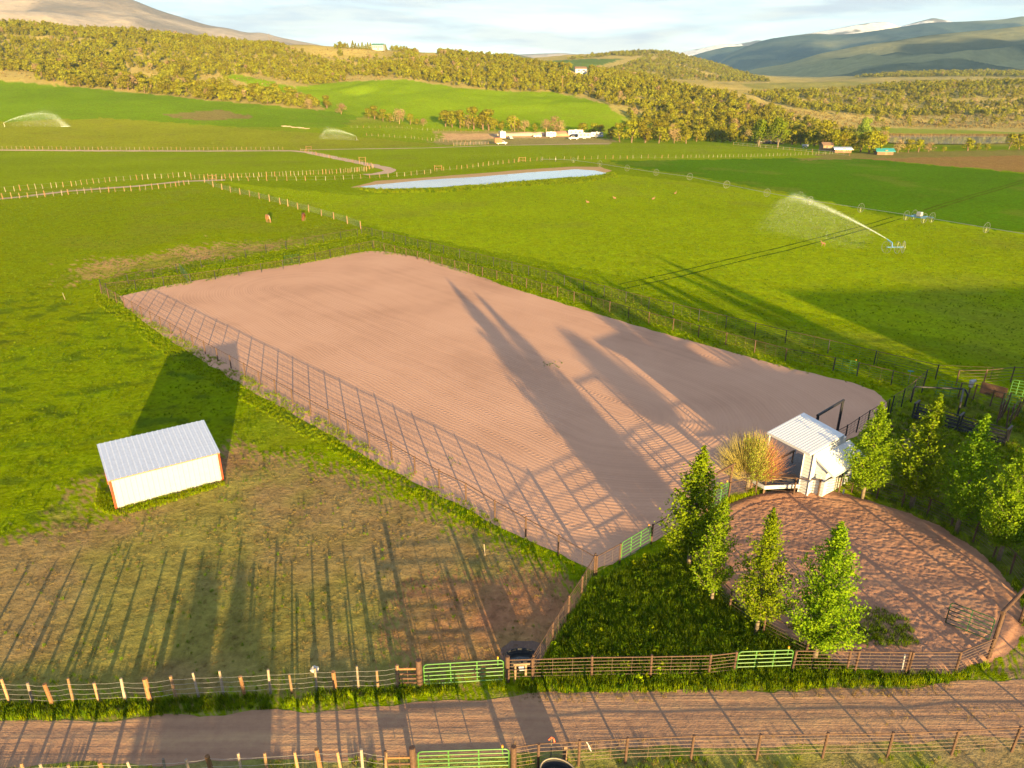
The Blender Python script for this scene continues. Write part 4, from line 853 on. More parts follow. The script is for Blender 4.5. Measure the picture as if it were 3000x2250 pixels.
# ------------------------------------------------------------------ trees
def leaf_cloud(centres, size, rng, radial=None):
    """diamond leaves as one numpy mesh: returns verts, quads"""
    n = len(centres); d = rng.normal(size=(n, 3)); d[:, 2] *= 0.7; d /= np.linalg.norm(d, axis=1)[:, None]
    if radial is not None: d = radial/np.maximum(np.linalg.norm(radial, axis=1)[:, None], 1e-6)+0.45*d; d /= np.linalg.norm(d, axis=1)[:, None]
    u = np.cross(d, rng.normal(size=(n, 3))); u /= np.linalg.norm(u, axis=1)[:, None]; w = np.cross(d, u)
    s = (size*rng.uniform(0.7, 1.3, n))[:, None]
    V = np.stack([centres-u*s, centres+w*s*0.62, centres+u*s, centres-w*s*0.62], 1).reshape(-1, 3)
    F = np.arange(4*n); return V, F
def poplar_proto(seed, H, W, nleaf, crown0=0.155):
    rng = np.random.default_rng(seed); tr = MB(); lean = rng.normal(size=2)*0.012*H
    tp_ = [Vector((lean[0]*(t**1.5)+0.05*math.sin(3*t+seed), lean[1]*(t**1.5), t*H)) for t in np.linspace(0, 0.97, 9)]
    tr.tube(tp_, [0.095*(1-t)**0.8*H/7+0.012 for t in np.linspace(0, 0.97, 9)], 8)
    br = MB(); L = []
    nb = 64
    for i in range(nb):
        th_ = crown0+0.05+(0.97-crown0-0.05)*(i+0.5)/nb; a = i*2.4+rng.uniform(-0.4, 0.4)
        prof = max(0.06, min(1.0, 0.55+(th_-crown0)/0.30*0.45))*min(1.0, (1.0-th_)/0.55)**0.95
        ln = W*0.5*prof*rng.uniform(0.5, 1.25)*(1+0.22*math.sin(a*2+seed)); rise = ln*rng.uniform(0.9, 1.7); t = max(crown0*0.85, th_-rise/H); base = Vector((np.interp(t, np.linspace(0, 0.97, 9), [p.x for p in tp_]), np.interp(t, np.linspace(0, 0.97, 9), [p.y for p in tp_]), t*H))
        tip = Vector((base.x+math.cos(a)*ln, base.y+math.sin(a)*ln, th_*H)); midp = base.lerp(tip, 0.5)+Vector((0, 0, -0.08*ln))
        br.tube([base, midp, tip], [0.022*(1-t)+0.006, 0.014*(1-t)+0.005, 0.004], 4, False)
        k_ = int(nleaf/nb*(0.25+1.35*prof))
        q = rng.uniform(0.08, 1.05, k_)**0.75; bpt = np.array([(1-x)**2*np.array(base)+2*x*(1-x)*np.array(midp)+x*x*np.array(tip) for x in q])
        L.append(bpt+rng.normal(size=(k_, 3))*(0.05+0.085*W/2.6*(0.4+prof)*rng.uniform(0.5, 1.2))*np.array([1, 1, 1.2]))
    k_ = nleaf//22; zt = rng.uniform(0.72, 1.02, k_); L.append(np.stack([rng.normal(size=k_)*0.13*W/2.4*(1.08-zt)*4+lean[0]*0.9, rng.normal(size=k_)*0.13*W/2.4*(1.08-zt)*4+lean[1]*0.9, zt*H], 1))
    C = np.vstack(L); C = C[C[:, 2] > crown0*H*0.9]
    V, F = leaf_cloud(C, 0.066, rng)
    return tr.mesh('trunk', M_BARK, True), br.mesh('branches', M_BARK), np_mesh('crown', V, F, 4, M_LEAF)
POP = [poplar_proto(11, 7.2, 3.2, 11000), poplar_proto(12, 7.0, 2.5, 7400), poplar_proto(13, 6.3, 2.0, 4600), poplar_proto(14, 7.2, 2.8, 9200)]
def poplar(label, p, k, H, rz, W=1.0, group=None):
    base = (7.2, 7.0, 6.3, 7.2)[k]; s = H/base; root = thing('poplar_tree', label, 'tree', p, group, rz); root.scale = (s*W, s*W, s)
    for nm, me_ in zip(('trunk', 'branches', 'crown'), POP[k]): child(nm, me_, root)
    return root
poplar('full sunlit poplar directly behind the pipe fence beside the short green gate', hit(2388, 1938), 0, 7.3, 0.3)
poplar('sunlit poplar with pale trunk, between the fullest poplar and the open-trunked one', hit(2214, 1858), 1, 6.9, 1.4)
poplar('thin poplar with open crown and clearly visible white trunk', hit(2085, 1768), 2, 6.1, 2.2)
poplar('broad dark green poplar near the diagonal green gate', hit(2016, 1662), 3, 7.3, 0.9, 1.3)
poplar('poplar hiding the annex roof of the white booth', hit(2528, 1462), 3, 6.6, 2.9, 1.15)
poplar('poplar between the booth poplar and the steel chute', hit(2668, 1488), 1, 7.6, 4.0, 1.3)
poplar('poplar in front of the black chute end, over the round pen fence', hit(2798, 1560), 3, 7.6, 5.0, 1.05)
poplar('poplar in the shaded row with bright top, beside the leaning rusty posts', hit(2925, 1640), 0, 7.4, 1.0, 1.0)
poplar('low poplar outside the pen by the tall entrance arch', Vector((26.6, 28.6, 0)), 2, 4.6, 3.0, 1.2)
poplar('poplar at the shaded grass beyond the round pen', Vector((30.6, 35.8, 0)), 3, 7.2, 3.7, 1.1)
poplar('poplar standing alone behind the shaded row of poplars', Vector((34.5, 39.5, 0)), 0, 7.0, 2.0, 1.0)

# bare willow with a green middle
wroot = thing('willow_tree', 'round bare willow with orange twigs and a green middle, beside the viewing deck', 'tree', hit(2188, 1435)); wq = wroot.location.copy()
rng = np.random.default_rng(3); m = MB(); m.tube([wq, wq+Vector((0.02, 0, 0.5)), wq+Vector((0.05, 0.05, 1.1))], [0.15, 0.13, 0.14], 9); m.build('trunk', M_BARK, wroot, True)
tw = {'o': MB(), 'y': MB(), 'g': MB()}; LV = []
lb = MB(); top = wq+Vector((0.05, 0.05, 1.05))
for i in range(11):
    a = i*2.4; rad = 0.5+0.8*((i*0.618) % 1); e_ = top+Vector((math.cos(a)*rad, math.sin(a)*rad, 0.9+0.35*rng.random())); lb.tube([top-Vector((0, 0, 0.1)), top.lerp(e_, 0.5)+Vector((0, 0, 0.1)), e_], [0.06, 0.04, 0.022], 5, False)
lb.build('limbs', M_BARK, wroot)
for i in range(1900):
    a = rng.uniform(0, 2*math.pi); el = rng.uniform(0.12, 1.5); ln = rng.uniform(1.9, 2.6)
    st_ = top+Vector((math.cos(a)*math.cos(el), math.sin(a)*math.cos(el), math.sin(el)*0.8))*rng.uniform(0.5, 1.4)
    dr = Vector((math.cos(a)*math.cos(el), math.sin(a)*math.cos(el), math.sin(el)*0.95+0.25)); end = top+dr*ln*Vector((1, 1, 1)).x
    end += Vector(rng.normal(size=3)*0.1); midp = st_.lerp(end, 0.55)+Vector((0, 0, -0.06))
    key = 'g' if (dr.x*0.9-0.10)**2+(dr.y)**2 < 0.10 else ('o' if dr.x > 0.25 or (dr.x > -0.2 and dr.y > 0.55) else 'y')
    tw[key].tube([st_, midp, end], [0.009, 0.006, 0.003], 3, False)
    if dr.x > -0.35 and dr.x < 0.45 and dr.y < 0.3:
        for _ in range(5): LV.append(np.array(st_.lerp(end, rng.uniform(0.2, 0.95)))+rng.normal(size=3)*0.05)
tw['o'].build('orange_twigs', M_TWIG, wroot); tw['y'].build('yellow_twigs', M_TWIGY, wroot); tw['g'].build('green_twigs', M_TWIGY, wroot)
V, F = leaf_cloud(np.array(LV)-np.array(wq), 0.05, rng); o = child('leaves', np_mesh('leaves', V, F, 4, M_WLEAF), wroot)

# --- hillside trees
def bush_mesh(name, seed, H, W, n, size, mat, base=0.12, lobes=9, sq=1.0):
    rng = np.random.default_rng(seed); C = []; RD = []
    for i in range(lobes):
        a = rng.uniform(0, 6.28); t = rng.uniform(0, 1); zc = H*(base+0.14+0.60*t*sq); r_ = W*0.5*(0.62 if t < 0.6 else 0.38)*rng.uniform(0.3, 1.0)
        cx, cy = math.cos(a)*r_, math.sin(a)*r_; rad = W*rng.uniform(0.20, 0.32)*(1.15-0.45*t)
        k_ = n//lobes; d = rng.normal(size=(k_, 3)); d /= np.linalg.norm(d, axis=1)[:, None]; d *= rng.uniform(0.55, 1.05, (k_, 1))**0.5
        C.append(np.array([cx, cy, zc])+d*rad*np.array([1, 1, 1.05])); RD.append(d)
    C = np.vstack(C); RD = np.vstack(RD); kp = C[:, 2] > H*base*0.5; C = C[kp]; RD = RD[kp]
    V, F = leaf_cloud(C, size, rng, RD); return np_mesh(name, V, F, 4, mat)
def stem_mesh(seed, H, mat, n=3, r=0.13):
    rng = np.random.default_rng(seed); m = MB()
    for i in range(n):
        a = rng.uniform(0, 6.28); m.tube([(0, 0, -0.3), (0.12*math.cos(a), 0.12*math.sin(a), H*0.2), (0.12*H*math.cos(a), 0.12*H*math.sin(a), H*0.55)], [r, r*0.7, r*0.25], 5)
    return m.mesh('trunk', mat)
JUN = [(stem_mesh(20+i, 5.0, M_BARKD), bush_mesh('crown', 30+i, 5.0, (4.2, 3.6, 4.6, 3.2)[i], 620, 0.21, M_JUN)) for i in range(4)]
OAK = [(stem_mesh(50+i, 5.5, M_BARE, 5, 0.10), bush_mesh('crown', 60+i, 5.0, 4.8, 700, 0.17, M_BARE, 0.2, 10)) for i in range(2)]
def far_proto(name, parts):
    """low-detail tree for the distant wood"""
    return parts
PCOL = bpy.data.collections.new('wood_pieces')     # not linked to the scene: only sources for the woods
def proto_obj(coll, name, me_):
    o = bpy.data.objects.new(name, me_); coll.objects.link(o); return o
for i in range(5): proto_obj(PCOL, 'far_juniper_%d' % i, bush_mesh('far_crown', 80+i, 5.0, (4.4, 3.8, 4.8, 3.4, 5.2)[i], 170, 0.40, M_JUN, 0.06, 7))
proto_obj(PCOL, 'far_juniper_9', bush_mesh('far_crown', 90, 5.0, 4.6, 150, 0.30, M_BARE, 0.2, 7))
SCOL = bpy.data.collections.new('sage_pieces')
for i in range(3): proto_obj(SCOL, 'sage_%d' % i, bush_mesh('sage_clump', 95+i, 0.9, 1.5, 60, 0.20, M_SAGE, 0.0, 5))
def gn_scatter(name, pts, rot, scl, idx, coll, label, kind='stuff', cat=None, scl3=None):
    n = len(pts); me = bpy.data.meshes.new(name); me.vertices.add(n); me.vertices.foreach_set('co', np.asarray(pts, np.float32).ravel())
    for nm, typ, dat in (('rz', 'FLOAT', rot), ('sc', 'FLOAT', scl), ('ix', 'INT', idx)):
        a = me.attributes.new(nm, typ, 'POINT'); a.data.foreach_set('value', np.asarray(dat, np.int32 if typ == 'INT' else np.float32))
    o = bpy.data.objects.new(name, me); COL.objects.link(o)
    ng = bpy.data.node_groups.new(name, 'GeometryNodeTree'); ng.interface.new_socket('Geometry', in_out='INPUT', socket_type='NodeSocketGeometry'); ng.interface.new_socket('Geometry', in_out='OUTPUT', socket_type='NodeSocketGeometry')
    N = ng.nodes; L = ng.links; gi = N.new('NodeGroupInput'); go = N.new('NodeGroupOutput'); ip = N.new('GeometryNodeInstanceOnPoints')
    ci = N.new('GeometryNodeCollectionInfo'); ci.inputs['Collection'].default_value = coll; ci.inputs['Separate Children'].default_value = True; ci.inputs['Reset Children'].default_value = True
    def na(nm, t):
        x = N.new('GeometryNodeInputNamedAttribute'); x.data_type = t; x.inputs['Name'].default_value = nm; return x.outputs['Attribute']
    cx = N.new('ShaderNodeCombineXYZ'); L.new(na('rz', 'FLOAT'), cx.inputs[2])
    L.new(gi.outputs[0], ip.inputs['Points']); L.new(ci.outputs[0], ip.inputs['Instance']); ip.inputs['Pick Instance'].default_value = True
    L.new(na('ix', 'INT'), ip.inputs['Instance Index']); L.new(cx.outputs[0], ip.inputs['Rotation']); L.new(na('sc', 'FLOAT'), ip.inputs['Scale'])
    L.new(ip.outputs[0], go.inputs[0]); md = o.modifiers.new('scatter', 'NODES'); md.node_group = ng
    return tag(o, label, cat, None, kind)
def sample_land(n, smin, smax, ymin, ymax, rng):
    s = rng.uniform(smin, smax, n); y = np.sqrt(rng.uniform(ymin**2, ymax**2, n)); x = s*y; z = terrain(x, y); return x, y, z
def thin(x, y, dist, rng):
    cell = {}; keep = np.zeros(len(x), bool)
    for i in rng.permutation(len(x)):
        cx, cy = int(x[i]//dist), int(y[i]//dist); ok = True
        for a in (-1, 0, 1):
            for b in (-1, 0, 1):
                for j in cell.get((cx+a, cy+b), ()):
                    if (x[i]-x[j])**2+(y[i]-y[j])**2 < dist*dist: ok = False; break
                if not ok: break
            if not ok: break
        if ok: cell.setdefault((cx, cy), []).append(i); keep[i] = True
    return keep
WOODS = [  # (picture outline of the ground the trees stand on, density 0..1)
 ([(-500, 55), (150, 60), (330, 85), (560, 108), (800, 133), (900, 160), (1010, 195), (1010, 240), (900, 252), (760, 222), (620, 222), (560, 242), (480, 222), (400, 195), (330, 235), (240, 228), (110, 215), (60, 210), (-500, 205)], 1.0),
 ([(110, 205), (250, 210), (420, 245), (640, 255), (800, 280), (960, 316), (970, 328), (800, 310), (600, 294), (400, 272), (200, 252), (110, 236)], 1.0),
 ([(1000, 185), (1100, 175), (1290, 152), (1400, 160), (1600, 190), (1800, 215), (2000, 255), (2150, 285), (2250, 330), (2480, 390), (2600, 408), (2600, 436), (2300, 422), (2000, 420), (1870, 410), (1850, 372), (1845, 340), (1760, 292), (1600, 268), (1450, 268), (1300, 245), (1150, 228), (1000, 222)], 1.0),
 ([(2190, 278), (2400, 270), (2600, 252), (3000, 240), (3500, 238), (3500, 335), (2800, 338), (2600, 342), (2450, 338), (2300, 312)], 0.8),
 ([(2450, 338), (3500, 336), (3500, 372), (2560, 372)], 0.06),
 ([(1640, 178), (1760, 160), (1850, 152), (1950, 146), (2050, 172), (2150, 208), (2260, 240), (2100, 240), (1980, 232), (1880, 232), (1740, 220), (1900, 170), (1800, 165)], 0.55),
 ([(2500, 228), (2680, 210), (2800, 208), (3500, 212), (3500, 226), (2900, 225), (2700, 226)], 0.5),
 ([(980, 135), (1200, 150), (1290, 165), (1100, 190), (980, 200)], 0.22),
]
rng = np.random.default_rng(17)
tx, ty, tz = sample_land(150000, -0.86, 0.90, 395, 1760, rng)
ppx, ppy, pdp = proj(tx, ty, tz); keep = np.zeros(len(tx), bool); rnd_ = rng.random(len(tx))
gap = fbm(tx/26, ty/26, 55)
for poly, dens in WOODS: keep |= inpoly(ppx, ppy, poly) & (rnd_ < dens) & (gap > 0.40-0.14*(dens > 0.95))
keep &= ~((ppx > 1012) & (ppx < 1150) & (ppy < 172)) & ~((ppx > 1225) & (ppx < 1285) & (ppy < 178)) & ~((ppx > 1672) & (ppx < 1728) & (ppy < 232) & (ppy > 196))
tx, ty, tz, ppx, ppy, pdp = [a[keep] for a in (tx, ty, tz, ppx, ppy, pdp)]
keep = thin(tx, ty, 2.9, rng); tx, ty, tz, ppx, ppy, pdp = [a[keep] for a in (tx, ty, tz, ppx, ppy, pdp)]
tsc = (0.62+0.9*rng.random(len(tx))**1.4)*(0.8+0.5*fbm(tx/45, ty/45, 71))*np.where(ty < 700, 1.05, 0.95)*np.where(ty > 1000, 1.15, 1.0)*np.where((ppx < 1050) & (ty < 640), 1.25, 1.0)
# nearest ones in view are single trees
vis = (ppx > -20) & (ppx < 3020) & (ppy > 0); score = np.where(vis, tsc/pdp, 0); order_ = np.argsort(-score); single = order_[:265]; rest = order_[265:]
JROOT = []; OROOT = []
for k_ in range(4):
    r_ = thing('juniper_tree', 'rounded golden-olive juniper among the brush on the hillside', 'tree', (0, 0, 0), 'junipers on the hillside'); child('trunk', JUN[k_][0], r_); child('crown', JUN[k_][1], r_); JROOT.append(r_)
for k_ in range(2):
    r_ = thing('bare_oak_tree', 'pinkish bare scrub oak among the junipers at the field edge', 'tree', (0, 0, 0), 'bare scrub oaks'); child('trunk', OAK[k_][0], r_); child('crown', OAK[k_][1], r_); OROOT.append(r_)
used = {}
def place_tree(kind, k_, p, s, rz, label=None, group=None):
    src = (JROOT if kind == 'j' else OROOT)[k_]
    if not used.get((kind, k_)): r_ = src; used[(kind, k_)] = True
    else: r_ = copy_tree(src)
    w_ = s*random.uniform(1.05, 1.3); r_.location = p; r_.scale = (w_, w_, s*random.uniform(0.85, 1.08)); r_.rotation_euler = (0, 0, rz)
    return r_
for i in single:
    oak = (random.random() < 0.09); place_tree('o' if oak else 'j', random.randrange(2 if oak else 4), (tx[i], ty[i], tz[i]), float(tsc[i])*(0.85 if oak else 1.0), random.random()*6.28)
gn_scatter('hill_woodland', np.stack([tx, ty, tz], 1)[rest], rng.uniform(0, 6.28, len(rest)), tsc[rest], np.where(rng.random(len(rest)) < 0.02, 5, rng.integers(0, 5, len(rest))), PCOL, 'golden-olive juniper and oak woodland covering the hills')
# hedge line and clump below the green field, placed one by one
hedge = [(1080, 347, .95, 'j'), (1098, 350, 1.0, 'j'), (1122, 356, .9, 'j'), (1143, 359, .8, 'j'), (1170, 364, 1.1, 'o'), (1202, 366, .8, 'j'), (1222, 367, .5, 'j'), (1240, 370, .6, 'o'), (1000, 335, .9, 'o'),
 (1305, 372, 1.3, 'j'), (1325, 374, 1.2, 'j'), (1348, 376, 1.3, 'j'), (1372, 378, 1.0, 'o'), (1388, 380, 1.5, 'j'), (1415, 381, 1.4, 'j'), (1432, 382, 1.6, 'j'), (1450, 383, .8, 'j'), (1470, 382, .8, 'j'), (1500, 383, 1.2, 'j'), (1518, 384, .9, 'j'), (1536, 386, .8, 'o'), (1567, 386, .6, 'j'), (1600, 387, .9, 'o'), (1625, 388, 1.0, 'o'), (1642, 389, .8, 'o'),
 (1708, 392, .9, 'j'), (1740, 396, .9, 'j'), (1760, 400, .8, 'j'), (1790, 410, 1.1, 'j'), (1815, 416, 1.2, 'j'), (1850, 418, 1.3, 'j'), (1890, 419, 1.4, 'j'), (1930, 420, 1.2, 'j'), (1975, 420, 1.0, 'o'), (2010, 421, 1.0, 'j'),
 (2320, 424, 1.3, 'j'), (2345, 425, 1.2, 'j'), (2385, 428, 1.4, 'j'), (2415, 430, 1.4, 'j'), (2440, 431, 1.2, 'j'), (2500, 442, 1.0, 'j'), (2520, 446, 1.0, 'j'), (2545, 450, 1.35, 'j'), (2470, 436, 1.1, 'j'), (2565, 440, 1.3, 'j'),
 (2630, 448, 1.0, 'o'), (2660, 447, 1.1, 'j'), (2690, 446, 1.0, 'j'), (2720, 446, .8, 'o'), (2765, 445, .5, 'j'), (2835, 442, 1.2, 'j'), (2862, 441, .7, 'j'), (2890, 440, .6, 'j'), (2955, 438, 1.2, 'j'), (2985, 438, 1.1, 'j')]
for (a, b, s, kd) in hedge: place_tree(kd, random.randrange(2 if kd == 'o' else 4), hit(a, b), s*(1.62 if a < 2560 else 1.15), random.random()*6.28)
# sage scrub
sx, sy, sz = sample_land(60000, -0.80, 0.85, 420, 1000, rng); qx, qy, _ = proj(sx, sy, sz)
SG_P = [([(2300, 320), (2560, 340), (3500, 334), (3500, 386), (2550, 372), (2450, 380), (2280, 345)], 0.9), ([(1000, 140), (1300, 160), (1300, 230), (980, 240), (700, 215), (900, 150)], 0.35), ([(300, 180), (700, 190), (1000, 240), (560, 260)], 0.3), ([(0, 200), (200, 215), (120, 240), (0, 232)], 0.3), ([(2150, 270), (2600, 246), (3500, 226), (3500, 250), (2300, 280)], 0.25)]
keep = np.zeros(len(sx), bool)
for poly, d_ in SG_P: keep |= inpoly(qx, qy, poly) & (rng.random(len(sx)) < d_)
n_ = keep.sum(); gn_scatter('sagebrush', np.stack([sx, sy, sz], 1)[keep], rng.uniform(0, 6.28, n_), rng.uniform(0.5, 1.4, n_), rng.integers(0, 3, n_), SCOL, 'low tan-grey sagebrush on the slopes')
# pale reeds on the far pond bank
rx = rng.uniform(0.475, 0.70, 1500); ry = 513+rng.uniform(0, 3.0, 1500); rx2 = rx*ry
REEDS = (np.stack([rx2, ry, terrain(rx2, ry)+0.1], 1), rng.uniform(0, 6.28, 1500), rng.uniform(5.5, 9.0, 1500), rng.integers(6, 8, 1500))
# cottonwoods by the ranch
def cottonwood(label, p, H, W, seed, mat=M_COT, n=2600):
    root = thing('cottonwood_tree', label, 'tree', p); st_ = stem_mesh(seed, H, M_BARK, 5, 0.34); child('trunk', st_, root)
    child('crown', bush_mesh('crown', seed+1, H, W, n, 0.36, mat, 0.22, 16), root); return root
cottonwood('bright green cottonwood with pale forked trunk at the ranch yard', hit(2222, 429), 12.5, 10.5, 210)
cottonwood('bright green leaning cottonwood over the dark ranch building', hit(2278, 432), 12.0, 11.0, 220)
cottonwood('tall pale yellow-green tree beside the river pond', hit(2528, 425), 15.0, 9.0, 230, M_WLEAF, 2200)
# conifers at the ridge house
def conifer_mesh(seed, H, W):
    rng = np.random.default_rng(seed); n = 500; t = rng.random(n)**1.3; a = rng.uniform(0, 6.28, n); r_ = W/2*(1-t)*rng.uniform(0.5, 1.0, n); C = np.stack([np.cos(a)*r_, np.sin(a)*r_, H*(0.06+0.94*t)], 1); V, F = leaf_cloud(C, 0.34, rng); return np_mesh('crown', V, F, 4, M_JUN)
CON = [conifer_mesh(300+i, 7.5, 4.0) for i in range(2)]; CTR = stem_mesh(310, 7.0, M_BARKD, 1, 0.14)
for i, (a, b, s) in enumerate([(1019, 139, .7), (1034, 140, 1.1), (1042, 141, .85), (1051, 141, .8), (1062, 142, 1.0), (1071, 142, .75), (1078, 143, 1.0), (1086, 143, .95), (1130, 146, .9)]):
    p = hit(a, b+2); r_ = thing('conifer_tree', 'dark pointed conifer in the windbreak beside the ridge house', 'tree', p, 'conifers by the ridge house'); r_.scale = (s*1.5, s*1.5, s); r_.rotation_euler = (0, 0, i*1.3); child('trunk', CTR, r_); child('crown', CON[i % 2], r_)

# ------------------------------------------------------------------ grass
GCOL = bpy.data.collections.new('grass_pieces')
def tuft(seed, n, H, spread, mat, wd=0.014):
    rng = np.random.default_rng(seed); m = MB()
    for i in range(n):
        a = rng.uniform(0, 6.28); r_ = spread*rng.random()**0.5; b = Vector((math.cos(a)*r_, math.sin(a)*r_, -0.01)); a2 = rng.uniform(0, 6.28); ln = H*rng.uniform(0.55, 1.15); bend = rng.uniform(0.1, 0.55)*ln
        dr = Vector((math.cos(a2), math.sin(a2), 0)); sd_ = Vector((-dr.y, dr.x, 0))*wd; c_ = b+dr*bend*0.3+Vector((0, 0, ln*0.6)); t_ = b+dr*bend+Vector((0, 0, ln))
        m.quad(b-sd_, b+sd_, c_+sd_*0.8, c_-sd_*0.8); m.tri(c_-sd_*0.8, c_+sd_*0.8, t_)
    return m.mesh('tuft', mat)
for i in range(3): proto_obj(GCOL, 'tuft_a%d' % i, tuft(400+i, 16, 0.30, 0.16, M_GRASS))
for i in range(3): proto_obj(GCOL, 'tuft_b%d' % i, tuft(410+i, 18, 0.34, 0.18, M_GRASSD))
for i in range(2): proto_obj(GCOL, 'tuft_c%d' % i, tuft(420+i, 12, 0.20, 0.16, M_DRY))
for i in range(2): proto_obj(GCOL, 'weed_d%d' % i, bush_mesh('weed', 430+i, 0.42, 0.55, 70, 0.06, M_GRASSD if i == 0 else M_GRASS, 0.0, 5))
def grass_zone(poly, dens, idx, s0, s1, clump=0.0, seed=0, maxn=60000):
    P = [hit(*p) for p in poly]; x0, x1 = min(p.x for p in P), max(p.x for p in P); y0, y1 = min(p.y for p in P), max(p.y for p in P)
    n = min(int((x1-x0)*(y1-y0)*dens), 400000); rg = np.random.default_rng(500+seed); x = rg.uniform(x0, x1, n); y = rg.uniform(y0, y1, n)
    k = inpoly(x, y, [(p.x, p.y) for p in P])
    if clump: k &= fbm(x/1.8, y/1.8, 60+seed)+rg.normal(size=n)*0.06 > clump
    x, y = x[k], y[k]; n = len(x)
    return np.stack([x, y, np.zeros(n)], 1), rg.uniform(0, 6.28, n), rg.uniform(s0, s1, n), rg.choice(idx, n)
AR_POLY = [(p.x, p.y) for p in [hit(*q_) for q_ in [(345, 870), (1090, 738), (2605, 1165), (2590, 1225), (2150, 1455), (1720, 1680)]]]
def drop(Z_, polys=(), pen=True):
    P, r_, s_, i_ = Z_; k = np.ones(len(P), bool)
    if pen: k &= np.hypot(P[:, 0]-PENC.x, P[:, 1]-PENC.y) > 7.9
    k &= ~inpoly(P[:, 0], P[:, 1], AR_POLY)
    return P[k], r_[k], s_[k], i_[k]
def gscat(name, zones, label):
    P = np.vstack([z[0] for z in zones]); r_ = np.concatenate([z[1] for z in zones]); s_ = np.concatenate([z[2] for z in zones]); i_ = np.concatenate([z[3] for z in zones])
    return gn_scatter(name, P, r_, s_, i_, GCOL, label)
A_, B_, D_ = [0, 1, 2], [3, 4, 5], [6, 7]
gscat('tall_grass', [drop(grass_zone([(1745, 1705), (1830, 1665), (1960, 1610), (2100, 1640), (2200, 1760), (2330, 1880), (2500, 1985), (2300, 1995), (1600, 2005), (1575, 1965), (1640, 1860)], 60, B_, 0.6, 1.3, 0, 1)),
    drop(grass_zone([(1745, 1705), (1830, 1665), (1960, 1610), (2100, 1640), (2200, 1760), (2330, 1880), (2500, 1985), (2300, 1995), (1600, 2005), (1575, 1965), (1640, 1860)], 9, [8, 8, 8, 8, 8, 8, 9], 0.5, 1.2, 0.40, 31)),
    drop(grass_zone([(1485, 1998), (2100, 1986), (2700, 1976), (2820, 1974), (2900, 1935), (2900, 1950), (2800, 2000), (2500, 2015), (2000, 2028), (1700, 2026), (1500, 2030)], 60, A_+B_, 0.5, 1.1, 0.36, 2)),
    drop(grass_zone([(2130, 1455), (2330, 1440), (2345, 1455), (2150, 1485), (2100, 1500)], 60, A_, 0.6, 1.4, 0, 3))], 'lush green grass between the pipe fences and the poplars')
gscat('verge_grass', [grass_zone([(-200, 2066), (440, 2050), (1000, 2020), (1480, 2000), (1480, 2020), (1250, 2040), (1000, 2062), (700, 2080), (440, 2098), (-200, 2118)], 70, B_+[0, 1], 0.4, 0.95, 0.30, 4),
    grass_zone([(1500, 2235), (3200, 2175), (3200, 2300), (1500, 2330)], 30, [0, 6, 7, 3], 0.3, 0.7, 0.45, 5), grass_zone([(-200, 2260), (1100, 2215), (1100, 2330), (-200, 2360)], 30, [0, 6, 7, 3], 0.3, 0.7, 0.50, 15)], 'green verge grass along the dirt road')
gscat('straw_fringe', [grass_zone([(1500, 2026), (2000, 2022), (2500, 2012), (2900, 1985), (2960, 2010), (2700, 2040), (2300, 2050), (1900, 2055), (1500, 2060)], 26, D_, 0.25, 0.6, 0.46, 21), grass_zone([(2300, 2090), (2950, 2060), (3000, 2110), (2500, 2130)], 16, D_, 0.2, 0.5, 0.5, 22), grass_zone([(1500, 2175), (3000, 2140), (3000, 2175), (1500, 2215)], 18, D_, 0.25, 0.55, 0.48, 23)], 'straw-coloured grass along the road edges')
e1 = grass_zone([(290, 850), (1735, 1682), (1690, 1700), (1300, 1500), (900, 1285), (500, 1055), (270, 880)], 20, A_+[0, 1], 0.35, 0.75, 0.36, 6)
e2 = grass_zone([(290, 850), (520, 790), (780, 735), (1070, 668), (1300, 735), (1600, 810), (2100, 940), (2560, 1055), (2800, 1120), (2760, 1170), (2620, 1180), (2600, 1150), (2300, 1080), (1900, 965), (1500, 845), (1200, 752), (1085, 742), (700, 805), (350, 875)], 8, A_+[3, 4], 0.3, 0.7, 0.38, 7)
e3 = grass_zone([(2600, 1180), (3200, 1130), (3200, 1900), (2980, 1830), (2930, 1680), (2840, 1600), (2717, 1520), (2500, 1430), (2520, 1330)], 14, A_+B_+[6], 0.5, 1.2, 0.40, 8)
gscat('fence_line_grass', [drop(e1), drop(e2), drop(e3)], 'rough green grass along the arena fences and under the shaded poplars')
p1 = grass_zone([(-400, 600), (640, 540), (1060, 672), (520, 800), (280, 850), (900, 1240), (640, 1360), (300, 1480), (-400, 1700)], 3.0, B_+[0], 0.25, 0.6, 0.40, 9)
p2 = grass_zone([(1060, 672), (660, 545), (1050, 565), (1760, 510), (2250, 575), (2760, 660), (3200, 720), (3200, 1110), (2560, 1060)], 2.2, B_+[0, 1], 0.3, 0.65, 0.36, 10)
p3 = grass_zone([(-300, 1700), (300, 1500), (700, 1330), (1000, 1310), (1700, 1690), (1560, 1960), (900, 2020), (-300, 2060)], 8, [6, 7, 6, 7, 6, 3], 0.2, 0.55, 0.44, 11)
p4 = grass_zone([(285, 1420), (345, 1490), (655, 1412), (665, 1420), (480, 1480), (340, 1515), (280, 1490)], 60, A_, 0.4, 0.8, 0, 12)
gscat('pasture_grass', [drop(p1), drop(p2), drop(p3), p4], 'uneven tufts of pasture and hay grass')
w1 = grass_zone([(2290, 1840), (2560, 1780), (2740, 1850), (2700, 1900), (2520, 1890), (2380, 1860)], 70, B_, 0.4, 0.9, 0.475, 13)
w2 = grass_zone([(1590, 1060), (1650, 1062), (1645, 1078), (1595, 1075)], 26, B_, 0.3, 0.6, 0.46, 14)
w3 = grass_zone([(1240, 1320), (1340, 1340), (1360, 1375), (1260, 1350)], 6, B_, 0.2, 0.45, 0.46, 16)
gscat('weed_patches', [w1, w2, w3], 'dark weeds sprouting in the pen and arena dirt')
